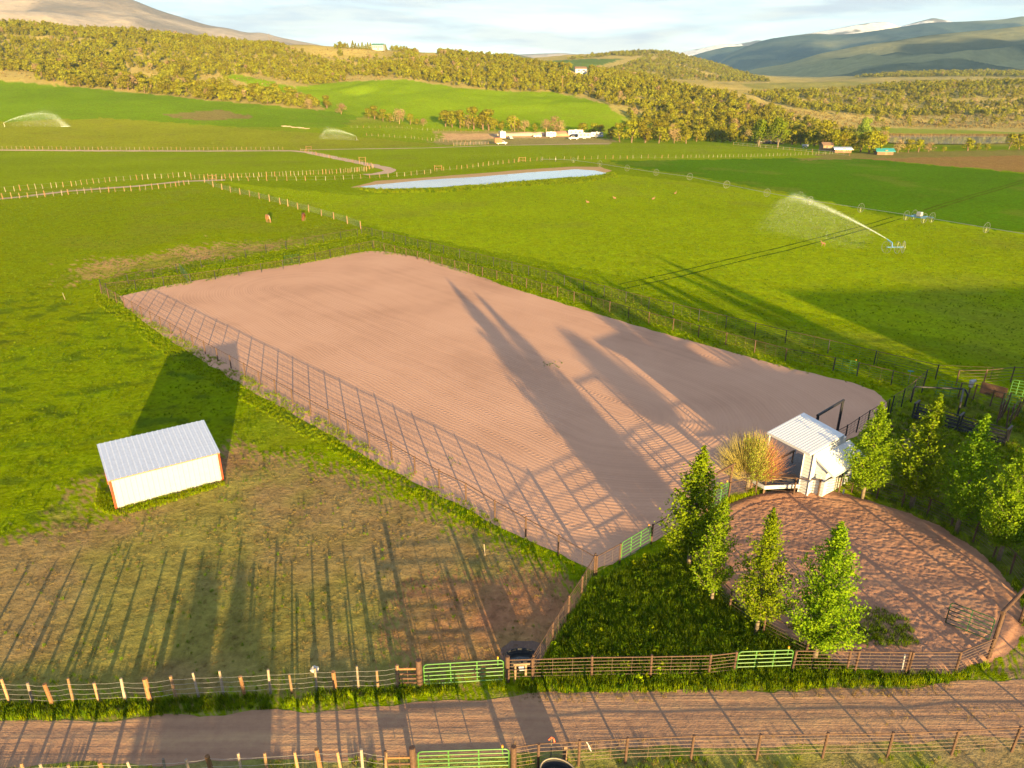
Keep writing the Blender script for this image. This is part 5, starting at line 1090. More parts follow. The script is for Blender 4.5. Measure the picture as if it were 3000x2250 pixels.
gn_scatter('bank_reeds', *REEDS, GCOL, 'pale dry reeds along the far bank of the river pond')
pb = grass_zone([(1040, 552), (1150, 556), (1300, 552), (1500, 535), (1700, 522), (1800, 508), (1810, 518), (1700, 538), (1500, 548), (1300, 564), (1100, 566)], 5, A_+[3], 1.0, 2.2, 0.3, 17)
gscat('pond_edge_grass', [pb], 'tall rank grass on the near edge of the pond')

# ------------------------------------------------------------------ pasture fences of wooden posts
def row(pts, n): return along_n([hit(*p) for p in pts], n)
def along_n(P, n):
    seg = [(b-a).length for a, b in zip(P[:-1], P[1:])]; T = sum(seg); out = []
    for i in range(n):
        s = T*i/(n-1); k = 0
        while k < len(seg)-1 and s > seg[k]: s -= seg[k]; k += 1
        out.append(P[k].lerp(P[k+1], min(1, s/seg[k])))
    for i in range(n): out[i] = out[i]+Vector((random.uniform(-0.3, 0.3), random.uniform(-0.2, 0.2), 0))
    return out
wood_fence('far row of pale wooden posts beside the straight upper lane', row([(-300, 436), (0, 438), (300, 440), (600, 441), (830, 440)], 86), 1.45, 2, lean=0.04, wr=0.008, thick=1.15)
wood_fence('pale wooden post fence on the far side of the pasture lane', row([(-250, 592), (0, 564), (190, 548), (330, 532), (520, 520), (560, 517)], 42), 1.45, 2, lean=0.06, wr=0.008, thick=1.2)
wood_fence('pale wooden post fence on the near side of the pasture lane', row([(-250, 628), (0, 584), (130, 578), (260, 566), (400, 560), (480, 552), (555, 540)], 40), 1.45, 2, lean=0.06, wr=0.008, thick=1.2)
wood_fence('double post row running from the lane junction towards the pond', row([(560, 526), (700, 522), (850, 515), (1000, 508), (1075, 502)], 46), 1.45, 2, lean=0.05, wr=0.008, thick=1.15)
wood_fence('sparser post row just below the lane to the pond', row([(620, 530), (800, 530), (950, 529), (1090, 522), (1180, 517), (1260, 508)], 26), 1.3, 2, lean=0.12, wr=0.008, thick=1.1)
wood_fence('post row following the curved lane', row([(880, 444), (960, 462), (1040, 478), (1090, 488), (1092, 494)], 34), 1.3, 2, lean=0.04, wr=0.008, thick=1.15)
wood_fence('short dense post row inside the lane bend', row([(1000, 504), (1040, 503), (1080, 497), (1090, 492)], 12), 1.4, 1, lean=0.04, wr=0.008, thick=1.1)
wood_fence('wire fence skirting the far bank of the pond', row([(1280, 502), (1340, 496), (1440, 484), (1530, 474), (1600, 470), (1760, 466), (2000, 463)], 40), 1.35, 1, lean=0.08, wr=0.008, thick=1.1)
wood_fence('row of small white posts by the dark field edge', row([(2000, 463), (2200, 460), (2440, 452)], 40), 1.2, 1, mats=(1,), lean=0.04, wr=0.008)
wood_fence('scattered post row on the field above the second sprinkler', row([(1075, 398), (1200, 405), (1300, 416), (1420, 423)], 26), 1.4, 1, lean=0.1, wr=0.01, thick=1.2)
wood_fence('upper boundary posts below the hedge line', row([(1030, 375), (1150, 374), (1280, 384), (1400, 388)], 24), 1.3, 1, lean=0.06, wr=0.01)
wood_fence('pale board corral by the rust-red truck', row([(1330, 428), (1380, 426), (1430, 423)], 12), 1.5, 3, lean=0.04, wr=0.05, thick=1.3)
wood_fence('light rail fence along the ranch yard', row([(2150, 425), (2230, 433), (2310, 440), (2440, 452), (2490, 457)], 22), 1.3, 2, lean=0.04, wr=0.05)
# fence of wooden posts and pipe down to the arena corner
dp = [hit(*p) for p in [(600, 535), (625, 548), (651, 556), (676, 564), (704, 571), (732, 576), (760, 583), (790, 591), (821, 599), (844, 605), (873, 613), (905, 622), (942, 633), (978, 643), (1018, 656), (1057, 671)]]
wood_fence('line of lit wooden posts with dark wire running down to the arena corner', dp, 1.55, 6, mats=(0,), lean=0.02, wr=0.012, thick=1.5)
def tri_brace(label, p):
    root = thing('stretch_panel', label, 'fence panel', p)
    for dx in (-1.2, 1.2): m = MB(); m.tube([p+Vector((dx, 0, 0)), p+Vector((dx, 0, 1.8))], 0.09, 7); m.build('post', M_WOODO, root)
    for z in (0.6, 1.5): m = MB(); m.tube([p+Vector((-1.2, 0, z)), p+Vector((1.2, 0, z))], 0.07, 6); m.build('rail', M_WOODO, root)
tri_brace('H-shaped wooden corner brace at the lane junction', hit(623, 530)); tri_brace('H-shaped wooden brace on the pond bank fence', hit(1284, 500)); tri_brace('H-shaped wooden brace on the far pond fence', hit(1530, 474)); tri_brace('H-shaped wooden brace where the upper lane forks', hit(905, 440)); tri_brace('H-shaped wooden brace above the lane bend', hit(1062, 474))

# ------------------------------------------------------------------ irrigation wheel line
def wheel_mesh(R, w=0.10, spokes=8):
    m = MB(); n = 22
    ring = [Vector((0, R*math.cos(2*math.pi*i/n), R*math.sin(2*math.pi*i/n))) for i in range(n+1)]
    m.tube(ring, 0.032, 5, False)
    for k in range(spokes):
        a = 2*math.pi*k/spokes; m.tube([(0, 0, 0), (0, R*math.cos(a), R*math.sin(a))], 0.016, 3, False)
    return m.mesh('wheel', M_ALU)
WH = wheel_mesh(0.95)
wl_px = [(1585, 474), (1628, 474), (1680, 477), (1757, 488), (1837, 501), (1922, 514), (2020, 527), (2128, 551), (2246, 576), (2372, 600), (2520, 622), (2690, 648), (2887, 682), (3080, 715)]
wp_ = [hit(*p) for p in wl_px]
wline = thing('irrigation_wheel_line', 'long aluminium wheel-line sprinkler crossing the irrigated field', 'sprinkler', wp_[0])
m = MB(); m.tube([p+Vector((0, 0, 0.95)) for p in wp_], 0.05, 6); m.build('pipe', M_ALU, wline)
for i, p in enumerate(wp_):
    if i == 11: continue
    d = (wp_[min(i+1, len(wp_)-1)]-wp_[max(i-1, 0)]); rz = math.atan2(d.y, d.x); child('wheel', WH, wline, p-wp_[0]+Vector((0, 0, 0.95)), rz+0.3*(random.random()-0.5))
mv = wp_[11]; d = (wp_[12]-wp_[10]).normalized(); sd2 = Vector((-d.y, d.x, 0)); rz = math.atan2(d.y, d.x)
mover = thing('wheel_line_mover', 'blue-framed engine cart in the middle of the wheel line', 'cart', mv)
for a in (-1.5, 1.5):
    for b in (-1.2, 1.2): child('wheel', WH, mover, d*a*1.3+sd2*b+Vector((0, 0, 0.95)), rz)
for b in (-1.2, 1.2): m = MB(); m.bar(mv+sd2*b-d*2.2+Vector((0, 0, 0.95)), mv+sd2*b+d*2.2+Vector((0, 0, 0.95)), 0.12, 0.14); m.build('frame_beam', M_BLUE, mover)
for a in (-1.0, 1.0): m = MB(); m.bar(mv-sd2*1.2+d*a+Vector((0, 0, 1.0)), mv+sd2*1.2+d*a+Vector((0, 0, 1.0)), 0.1, 0.12); m.build('cross_beam', M_BLUE, mover)
m = MB(); m.box(mv+Vector((0, 0, 1.45)), (0.9, 0.7, 0.75), rz); m.build('engine_cover', M_CARWHITE, mover)
# gun cart and jets of water
def spray_material():
    m, nt, N, L, b = newmat('water_spray'); N.remove(b); out = N['Material Output']
    d = N.new('ShaderNodeBsdfDiffuse'); d.inputs['Color'].default_value = (0.72, 0.84, 1.0, 1); tr = N.new('ShaderNodeBsdfTranslucent'); tr.inputs['Color'].default_value = (0.9, 0.92, 0.95, 1)
    a = N.new('ShaderNodeAddShader'); L.new(d.outputs[0], a.inputs[0]); L.new(tr.outputs[0], a.inputs[1])
    t = N.new('ShaderNodeBsdfTransparent'); mx_ = N.new('ShaderNodeMixShader'); mx_.inputs[0].default_value = 0.12; L.new(t.outputs[0], mx_.inputs[1]); L.new(d.outputs[0], mx_.inputs[2]); L.new(mx_.outputs[0], out.inputs['Surface']); return m
M_SPRAY = spray_material()
def PY(px, py, Yd):
    x = (px-1500)/FPX; y = (1125-py)/FPX; d = np.array([x, CT+y*ST, -ST+y*CT]); t = Yd/d[1]; return np.array([d[0]*t, Yd, CAMH+d[2]*t])
def jet(label, p0, p1, sag, ground_z, seed, n_core, n_mist, size, w0, w1, drift, tail=0.25):
    """droplets: a tight core widening from nozzle p0 to p1, a dissolving tail, and a veil of mist falling from it"""
    rng = np.random.default_rng(seed); p0 = np.array(p0, float); p1 = np.array(p1, float); d = p1-p0; L_ = np.linalg.norm(d); sid = np.cross(d/L_, [0, 0, 1.0]); sid /= np.linalg.norm(sid)
    def arc(t): return p0+d*t[:, None]+np.array([0, 0, 1.0])*(sag*4*t*(1-t)-np.where(t > 1, (t-1)**2*L_*2.0, 0))[:, None]
    t = rng.random(n_core)**0.85*(1+tail); w_ = w0+(w1-w0)*t**1.6
    P = arc(t)+sid*(rng.normal(size=n_core)*w_)[:, None]+np.array([0, 0, 1.0])*(rng.normal(size=n_core)*w_*0.6)[:, None]
    tm = 0.12+rng.random(n_mist)**0.7*(1.0+tail); M_ = arc(tm); f = rng.random(n_mist)**1.4; hgt = M_[:, 2]-ground_z
    M_[:, 2] -= f*hgt; M_ += np.array(drift)[None, :]*(f*hgt)[:, None]+sid*(rng.normal(size=n_mist)*(w1*1.2+0.3*f*hgt))[:, None]
    P = np.vstack([P, M_]); P[:, 2] = np.maximum(P[:, 2], ground_z+0.06); V, F = leaf_cloud(P, size, rng)
    o = bpy.data.objects.new('water_spray', np_mesh('water_spray', V, F, 4, M_SPRAY)); COL.objects.link(o); return tag(o, label, None, None, 'stuff')
gp = hit(2612, 742)
gun = thing('sprinkler_gun_cart', 'wheeled big-gun sprinkler cart throwing a long jet of water', 'sprinkler', gp)
for q_, r_ in (((-0.9, 0.2), 0.25), ((0.7, -0.1), -0.1), ((1.9, 0.35), -0.35)): child('wheel', WH, gun, (q_[0], q_[1], 0.95), r_+math.pi*0.03)
m = MB(); m.bar(gp+Vector((-0.9, 0.2, 0.95)), gp+Vector((1.9, 0.3, 0.95)), 0.1, 0.1); m.build('axle_beam', M_BLUE, gun)
m = MB(); m.tube([gp+Vector((0, 0.1, 0.9)), gp+Vector((-0.2, 0.1, 1.7)), gp+Vector((-0.9, 0.6, 2.2))], [0.10, 0.08, 0.05], 7); m.build('gun_barrel', M_BLUE, gun)
nz = gp+Vector((-0.9, 0.6, 2.2))
jet('long white water jet from the big-gun sprinkler', nz, PZ(2335, 577, 6.0), 0.45, 0.0, 5, 10000, 14000, 0.05, 0.04, 0.7, (-0.6, -0.5, 0), 0.08)
sp1 = hit(14, 372); sp2 = hit(1045, 412)
jet('far water jet arching over the upper left field', sp1+Vector((0, 0, 2.0)), PY(135, 331, sp1.y+2), 1.2, sp1.z, 6, 2200, 6500, 0.13, 0.12, 1.8, (0.9, 0, 0), 0.35)
jet('second far water jet beside the scattered post row', sp2+Vector((0, 0, 2.0)), PY(962, 380, sp2.y+2), 0.8, sp2.z, 8, 2500, 4500, 0.10, 0.12, 1.4, (0.6, 0, 0), 0.2)
for lab, p in (('sprinkler riser at the foot of the far water jet', sp1), ('sprinkler riser at the foot of the second far water jet', sp2)):
    r_ = thing('sprinkler_riser', lab, 'sprinkler', p); m = MB(); m.tube([p, p+Vector((0, 0, 2.0))], 0.06, 6); m.build('pipe', M_ALU, r_)
    for a in range(3): m = MB(); m.tube([p+Vector((0.8*math.cos(a*2.1), 0.8*math.sin(a*2.1), 0)), p+Vector((0, 0, 1.2))], 0.04, 5); m.build('leg', M_ALU, r_)

# ------------------------------------------------------------------ animals
def skin_animal(name, verts, edges, radii, mat, rootidx, loc, rz, scale=1.0, sub=2):
    me = bpy.data.meshes.new(name); me.from_pydata(verts, edges, []); me.materials.append(mat)
    o = bpy.data.objects.new(name, me); COL.objects.link(o)
    bm = bmesh.new(); bm.from_mesh(me); ly = bm.verts.layers.skin.verify(); bm.verts.ensure_lookup_table()
    for i, v in enumerate(bm.verts): r_ = radii[i]; v[ly].radius = (r_, r_) if not hasattr(r_, '__len__') else r_; v[ly].use_root = (i == rootidx)
    bm.to_mesh(me); bm.free(); md = o.modifiers.new('skin', 'SKIN'); md.use_smooth_shade = True; s_ = o.modifiers.new('sub', 'SUBSURF'); s_.levels = sub; s_.render_levels = sub
    o.location = loc; o.rotation_euler = (0, 0, rz); o.scale = (scale,)*3; return o
def horse(label, loc, rz, mat, mane):
    # +X is forward; grazing, head down
    V = [(-0.72, 0, 1.22), (-0.45, 0, 1.25), (0.0, 0, 1.18), (0.42, 0, 1.22), (0.62, 0, 1.26), (0.95, 0, 0.98), (1.20, 0, 0.62), (1.30, 0, 0.36), (1.42, 0, 0.10),
         (-0.55, 0.17, 0.95), (-0.68, 0.17, 0.55), (-0.62, 0.17, 0.28), (-0.58, 0.17, 0.02), (-0.60, -0.17, 0.95), (-0.52, -0.17, 0.55), (-0.46, -0.17, 0.28), (-0.40, -0.17, 0.02),
         (0.45, 0.16, 0.90), (0.52, 0.16, 0.52), (0.52, 0.16, 0.25), (0.54, 0.16, 0.02), (0.40, -0.16, 0.90), (0.36, -0.16, 0.52), (0.33, -0.16, 0.25), (0.34, -0.16, 0.02)]
    E_ = [(0, 1), (1, 2), (2, 3), (3, 4), (4, 5), (5, 6), (6, 7), (7, 8), (1, 9), (9, 10), (10, 11), (11, 12), (1, 13), (13, 14), (14, 15), (15, 16), (3, 17), (17, 18), (18, 19), (19, 20), (3, 21), (21, 22), (22, 23), (23, 24)]
    R_ = [0.20, 0.29, 0.30, 0.28, 0.24, 0.17, 0.13, 0.12, 0.065, 0.17, 0.085, 0.06, 0.06, 0.17, 0.085, 0.06, 0.06, 0.14, 0.075, 0.055, 0.06, 0.14, 0.075, 0.055, 0.06]
    o = skin_animal('horse', V, E_, R_, mat, 2, loc, rz)
    m = MB(); m.tube([(-0.88, 0, 1.28), (-1.0, 0, 1.1), (-1.0, 0, 0.75), (-0.97, 0, 0.45)], [0.05, 0.08, 0.07, 0.02], 6); child('tail', m.mesh('tail', mane, True), o)
    m = MB(); m.tube([(0.55, 0, 1.50), (0.90, 0, 1.22), (1.18, 0, 0.85), (1.30, 0, 0.52)], [0.05, 0.09, 0.08, 0.03], 6); child('mane', m.mesh('mane', mane, True), o)
    for s_ in (-1, 1): m = MB(); m.tube([(1.24, 0.06*s_, 0.62), (1.20, 0.10*s_, 0.76)], [0.035, 0.008], 5); child('ear', m.mesh('ear', mat), o)
    for hx, hy in ((-0.58, 0.17), (-0.40, -0.17), (0.54, 0.16), (0.34, -0.16)): m = MB(); m.tube([(hx, hy, 0.0), (hx, hy, 0.10)], [0.07, 0.06], 7); child('hoof', m.mesh('hoof', M_BROWNW), o)
    return tag(o, label, 'horse')
M_PAL = simple('palomino_coat', (0.20, 0.095, 0.045), 0.6, 0.12, 4); M_BAY = simple('sorrel_coat', (0.11, 0.038, 0.014), 0.6, 0.12, 4); M_FLAX = simple('flaxen_mane', (0.36, 0.30, 0.25), 0.7, 0.1, 8); M_DMANE = simple('dark_mane', (0.06, 0.03, 0.02), 0.7, 0.1, 8)
horse('golden horse with pale mane grazing in the pasture', hit(786, 651), math.radians(-52), M_PAL, M_FLAX)
horse('reddish-brown horse grazing head-on near the wooden post line', hit(890, 646), math.radians(-86), M_BAY, M_DMANE)
M_DEER = simple('deer_coat', (0.20, 0.105, 0.06), 0.8, 0.12, 6)
def deer(label, loc, rz, lying=True):
    if lying:
        V = [(-0.55, 0, 0.30), (-0.3, 0, 0.34), (0.1, 0, 0.34), (0.4, 0, 0.42), (0.62, 0, 0.72), (0.70, 0, 0.92), (0.92, 0, 0.84), (-0.1, 0.28, 0.10), (-0.5, 0.30, 0.07), (0.5, 0.2, 0.10), (0.75, 0.15, 0.07), (-0.1, -0.28, 0.10), (-0.45, -0.26, 0.07)]
        E_ = [(0, 1), (1, 2), (2, 3), (3, 4), (4, 5), (5, 6), (1, 7), (7, 8), (3, 9), (9, 10), (1, 11), (11, 12)]; R_ = [0.16, 0.24, 0.24, 0.2, 0.10, 0.10, 0.05, 0.09, 0.04, 0.07, 0.035, 0.09, 0.04]
    else:
        V = [(-0.5, 0, 0.85), (-0.2, 0, 0.85), (0.2, 0, 0.85), (0.42, 0, 0.92), (0.6, 0, 1.2), (0.66, 0, 1.38), (0.88, 0, 1.3), (-0.42, 0.12, 0.5), (-0.40, 0.12, 0.02), (-0.36, -0.12, 0.5), (-0.30, -0.12, 0.02), (0.3, 0.12, 0.5), (0.3, 0.12, 0.02), (0.26, -0.12, 0.5), (0.24, -0.12, 0.02)]
        E_ = [(0, 1), (1, 2), (2, 3), (3, 4), (4, 5), (5, 6), (1, 7), (7, 8), (1, 9), (9, 10), (2, 11), (11, 12), (2, 13), (13, 14)]; R_ = [0.14, 0.2, 0.2, 0.17, 0.09, 0.09, 0.05, 0.07, 0.03, 0.07, 0.03, 0.06, 0.03, 0.06, 0.03]
    o = skin_animal('deer', V, E_, R_, M_DEER, 1, loc, rz, 0.66)
    hz = (0.98, 0.70) if lying else (1.44, 0.64)
    for s_ in (-1, 1): m = MB(); m.tube([(hz[1], 0.05*s_, hz[0]-0.02), (hz[1]-0.04, 0.16*s_, hz[0]+0.12)], [0.04, 0.008], 5); child('ear', m.mesh('ear', M_DEER), o)
    return tag(o, label, 'deer')
deer('tawny deer lying in the hay field, nearest of the resting group to the arena', hit(1722, 594), math.radians(200)); deer('tawny deer resting between two others in the hay field', hit(1801, 582), math.radians(180))
deer('tawny deer lying beside the one nearest the wheel line', hit(1913, 584), math.radians(20)); deer('tawny deer resting nearest the wheel line', hit(1978, 568), math.radians(40)); deer('lone deer standing beside the flattened tyre track', hit(2411, 722), math.radians(150), False)

# ------------------------------------------------------------------ vehicles and trailers by the far trees
def wheels(root, p, rz, xs, y, r):
    me_ = MB(); me_.tube([(0, -0.11, 0), (0, 0.11, 0)], r, 12); me_ = me_.mesh('wheel', M_BLACKP); rim_ = MB().tube([(0, -0.125, 0), (0, 0.125, 0)], r*0.55, 10).mesh('rim', M_ALU)
    for x in xs:
        for s_ in (-1, 1): child('rim', rim_, child('wheel', me_, root, (x, s_*y, r)))
def hull(profile, w, inset=0.0):
    m = MB(); n = len(profile)
    for s_ in (-1, 1): m.v += [(x, s_*(w/2-(inset if z > 0.95 else 0)), z) for x, z in profile]
    m.f.append(tuple(range(n))); m.f.append(tuple(range(2*n-1, n-1, -1)))
    for i in range(n): j = (i+1) % n; m.f.append((j, i, n+i, n+j))
    return m
def car(label, p, rz, mat, kind='car'):
    root = thing({'car': 'parked_car', 'pickup': 'pickup_truck', 'box': 'box_truck'}[kind], label, 'car' if kind == 'car' else 'truck', p, None, rz)
    if kind == 'car': prof = [(-2.3, 0.35), (2.3, 0.35), (2.35, 0.75), (1.5, 0.92), (0.9, 1.42), (-1.2, 1.45), (-1.9, 0.98), (-2.35, 0.9)]; gl = [(0.95, 0.98), (0.72, 1.36), (-1.1, 1.38), (-1.55, 1.0)]; wb = 1.4
    else: prof = [(-2.7, 0.5), (2.7, 0.5), (2.75, 1.0), (1.6, 1.15), (1.1, 1.8), (-0.4, 1.85), (-0.5, 1.15), (-2.75, 1.15)]; gl = [(1.25, 1.2), (0.95, 1.72), (-0.3, 1.75), (-0.38, 1.2)]; wb = 1.75
    me_ = hull(prof, 1.85, 0.10).mesh('body', mat); child('body', me_, root)
    for s_ in (-1, 1):
        m = MB(); m.prism([(x, s_*(0.845), z) for x, z in gl], (0, 0, 0), (0, s_*0.02, 0)); child('side_window', m.mesh('side_window', M_GLASS), root)
    a, b = gl[0], gl[1]; m = MB(); m.quad((a[0]+0.22, -0.72, a[1]), (a[0]+0.22, 0.72, a[1]), (b[0]+0.16, 0.70, b[1]), (b[0]+0.16, -0.70, b[1])); child('windscreen', m.mesh('windscreen', M_GLASS), root)
    wheels(root, p, rz, (-wb, wb), 0.83, 0.34 if kind == 'car' else 0.4)
    if kind == 'box': m = MB(); m.box((-1.75, 0, 2.0), (3.6, 2.2, 2.4)); child('cargo_box', m.mesh('cargo_box', M_BRICK), root)
    return root
def trailer(label, p, rz, L_, W_, H_, mat, cab=False, stripe=None, name='camper_trailer'):
    root = thing(name, label, 'trailer', p, None, rz); z0 = 0.55
    prof = [(-L_/2, z0), (L_/2-0.3, z0), (L_/2, z0+0.5), (L_/2-0.15, H_-0.25), (L_/2-0.5, H_), (-L_/2+0.2, H_), (-L_/2, H_-0.25)]
    child('body', hull(prof, W_).mesh('body', mat), root); wheels(root, p, rz, (-0.5, 0.45), W_/2-0.12, 0.36)
    for k_ in range(3):
        for s_ in (-1, 1): m = MB(); m.box((-L_*0.3+k_*L_*0.28, s_*(W_/2+0.005), H_*0.66), (L_*0.13, 0.03, 0.5)); child('window', m.mesh('window', M_GLASS), root)
    if stripe: 
        for s_ in (-1, 1): m = MB(); m.box((0, s_*(W_/2+0.004), H_*0.42), (L_*0.9, 0.02, 0.22)); child('stripe', m.mesh('stripe', stripe), root)
    m = MB(); m.tube([(L_/2-0.1, 0, 0.5), (L_/2+1.0, 0, 0.45)], 0.06, 5); child('hitch', m.mesh('hitch', M_DARK), root)
    m = MB(); m.box((0, 0, H_+0.12), (0.8, 0.7, 0.24)); child('roof_vent', m.mesh('roof_vent', mat), root)
    return root
trailer('tall white camper with boxy front at the far yard edge', hit(1471, 408), math.radians(-80), 6.5, 3.0, 4.2, M_CARWHITE)
car('small white pickup beside the tall camper', hit(1494, 409), math.radians(-70), M_CARWHITE, 'pickup'); car('rust-red box truck with white cab near the board corral', hit(1470, 423), math.radians(5), M_CARWHITE, 'box')
car('white saloon car parked on the bare dirt', hit(1574, 402), math.radians(8), M_CARWHITE); trailer('white camper trailer standing alone on the dirt', hit(1614, 403), math.radians(5), 5.6, 2.4, 3.0, M_CARWHITE)
trailer('long white box trailer with blue roof edge', hit(1686, 399), math.radians(3), 8.5, 2.5, 3.4, M_CARWHITE, stripe=M_BLUE, name='box_trailer'); car('white pickup in front of the box trailer', hit(1680, 409), math.radians(183), M_CARWHITE, 'pickup')
trailer('white camper with blue stripe behind the pickup', hit(1711, 407), math.radians(178), 7.0, 2.5, 3.2, M_CARWHITE, stripe=M_BLUE); trailer('white and blue camper with open awning under the trees', hit(1748, 404), math.radians(2), 7.0, 2.5, 3.0, M_CARWHITE, stripe=M_BLUE)
def mound(label, p, a, b, h, mat):
    bm = bmesh.new(); bmesh.ops.create_icosphere(bm, subdivisions=3, radius=1); 
    for v in bm.verts: v.co = Vector((v.co.x*a, v.co.y*b, v.co.z*h*(0.8+0.4*vnoise(v.co.x*3, v.co.y*3, 5))))
    me_ = bpy.data.meshes.new('dirt_mound'); bm.to_mesh(me_); bm.free(); me_.materials.append(mat); o = bpy.data.objects.new('dirt_mound', me_); COL.objects.link(o); o.location = p; return tag(o, label, 'mound')
mound('long reddish dirt mound behind the camper', hit(1640, 396), 12, 5, 2.2, M_PEN); mound('pale dirt bank behind the saloon car', hit(1525, 396), 16, 4, 1.4, M_LANE); mound('low brown dirt bank between saloon car and box trailer', hit(1575, 396), 6, 4, 1.6, M_LANE)
# utility poles
def pole(label, p, h, arm=True):
    root = thing('utility_pole', label, 'pole', p); m = MB(); m.tube([p-Vector((0, 0, 0.3)), p+Vector((0, 0, h))], [0.17, 0.11], 8); m.build('pole', M_WOOD, root)
    if arm:
        m = MB(); m.bar(p+Vector((-1.1, 0, h-0.6)), p+Vector((1.1, 0, h-0.6)), 0.12, 0.14); ca = m.build('cross_arm', M_WOOD, root)
        for x in (-1, 0, 1): mi = MB(); mi.tube([p+Vector((x, 0, h-0.5)), p+Vector((x, 0, h-0.28))], 0.06, 6); mi.build('insulator', M_GLASS, ca)
    else:
        m = MB(); m.tube([p+Vector((0, 0, h*0.9)), p+Vector((-3.2, 0.5, h*0.35))], 0.035, 4); m.build('guy_wire', M_WIRE, root)
pole('wooden utility pole with cross arm behind the tall camper', hit(1508, 385), 8.2); pole('tall pale utility pole at the top of the bright field', hit(1647, 273), 13.0); pole('leaning pale pole among the ranch trees', hit(2522, 445), 8.0, False)
pole('utility pole standing in the junipers above the bright field', hit(1382, 245), 11.0); pole('utility pole on the left ridge', hit(655, 116), 15.0); pole('utility pole at the saddle of the left ridge', hit(791, 132), 12.0)

# ------------------------------------------------------------------ far buildings
def gable(name, label, p, rz, L_, W_, wall, ridge, wm, rm, wins=0, cat='house', eave=0.4):
    root = thing(name, label, cat, p, None, rz); m = MB()
    m.v = [(-L_/2, -W_/2, -0.8), (L_/2, -W_/2, -0.8), (L_/2, W_/2, -0.8), (-L_/2, W_/2, -0.8), (-L_/2, -W_/2, wall), (L_/2, -W_/2, wall), (L_/2, W_/2, wall), (-L_/2, W_/2, wall), (-L_/2, 0, ridge), (L_/2, 0, ridge)]
    m.f = [(0, 1, 5, 4), (1, 2, 6, 9, 5), (2, 3, 7, 6), (3, 0, 4, 8, 7), (3, 2, 1, 0)]; child('wall', m.mesh('wall', wm), root)
    sl = (ridge-wall)/(W_/2)
    for s_ in (-1, 1):
        m = MB(); a = [Vector((-L_/2-eave, s_*(W_/2+eave), wall-sl*eave+0.04)), Vector((L_/2+eave, s_*(W_/2+eave), wall-sl*eave+0.04)), Vector((L_/2+eave, 0, ridge+0.04)), Vector((-L_/2-eave, 0, ridge+0.04))]
        m.prism(a, (0, 0, 0), (0, 0, 0.14)); child('roof_slope', m.mesh('roof_slope', rm), root)
    for k_ in range(wins):
        x = -L_/2+L_*(k_+0.7)/(wins+0.4); m = MB(); m.box((x, -W_/2-0.03, wall*0.62), (L_/(wins+1)*0.6, 0.08, wall*0.28)); w_ = child('window', m.mesh('window', M_GLASS), root); ms = MB(); ms.box((x, -W_/2-0.08, wall*0.47), (L_/(wins+1)*0.66, 0.16, 0.12)); child('sill', ms.mesh('sill', M_WHITE), w_)
    m = MB(); m.box((L_*0.05, -W_/2-0.03, 1.0), (1.1, 0.09, 2.0)); dr_ = child('door', m.mesh('door', M_PLANK), root); md_ = MB(); md_.box((L_*0.05+0.4, -W_/2-0.1, 1.0), (0.08, 0.06, 0.2)); child('handle', md_.mesh('handle', M_DARK), dr_)
    return root
gable('ridge_house', 'cream house with green roof and window rows on the ridge', hit(1109, 147), math.radians(-4), 13, 9, 5.0, 6.6, M_CREAM, M_GRNROOF, 6)
gable('white_barn', 'small white barn with green roof on the skyline', hit(1255, 152), math.radians(2), 11, 8, 3.0, 5.2, M_WHITE, M_GRNROOF, 0, 'barn')
gable('hill_cottage', 'white cottage peeking over the junipers below the dark hill', hit(1700, 214), math.radians(10), 12, 7, 4.0, 6.0, M_WHITE, M_BROWNW, 2)
gable('ranch_house', 'dark brown ranch building under the cottonwoods', hit(2250, 421), math.radians(-6), 13, 7, 2.6, 4.2, M_DARKW, M_DARKW, 3)
gable('plank_shack', 'small orange-brown plank shack at the ranch yard', hit(2418, 441), math.radians(8), 4.5, 3.5, 2.4, 3.4, M_PLANK, M_BROWNW, 1, 'shack')
gable('teal_roof_shed', 'low brown shed with teal roof beside the leaning pole', hit(2588, 453), math.radians(-5), 6.5, 3.6, 1.5, 2.4, M_BROWNW, M_TEAL, 0, 'shed', 0.6)
gable('grey_lean_to', 'low grey shed at the ranch yard fence', hit(2465, 447), math.radians(-5), 7, 4, 1.5, 2.2, M_BROWNW, M_ROOF, 0, 'shed')
tk = thing('propane_tank', 'white propane tank at the ranch yard', 'tank', hit(2358, 433)); q0 = tk.location.copy()
m = MB(); m.tube([q0+Vector((x, 0, 0.9)) for x in (-1.5, -1.35, 1.35, 1.5)], [0.3, 0.62, 0.62, 0.3], 12); m.build('vessel', M_CARWHITE, tk, True)
for x in (-0.8, 0.8): m = MB(); m.box(q0+Vector((x, 0, 0.15)), (0.25, 0.9, 0.4)); m.build('saddle', M_CONC, tk)
lp = hit(868, 375); logs = thing('log_pile', 'low pale log pile in the upper field', 'logs', lp)
for k in range(9):
    q0 = hit(832+8.5*k, 371+0.9*k); a_ = random.uniform(-0.5, 0.5); dv = Vector((math.cos(a_), math.sin(a_), 0.0))*random.uniform(1.2, 2.2); m = MB(); m.tube([q0-dv+Vector((0, 0, 0.2)), q0+dv+Vector((0, 0, 0.25+0.2*random.random()))], 0.2, 6); m.build('log', M_WOODG, logs)

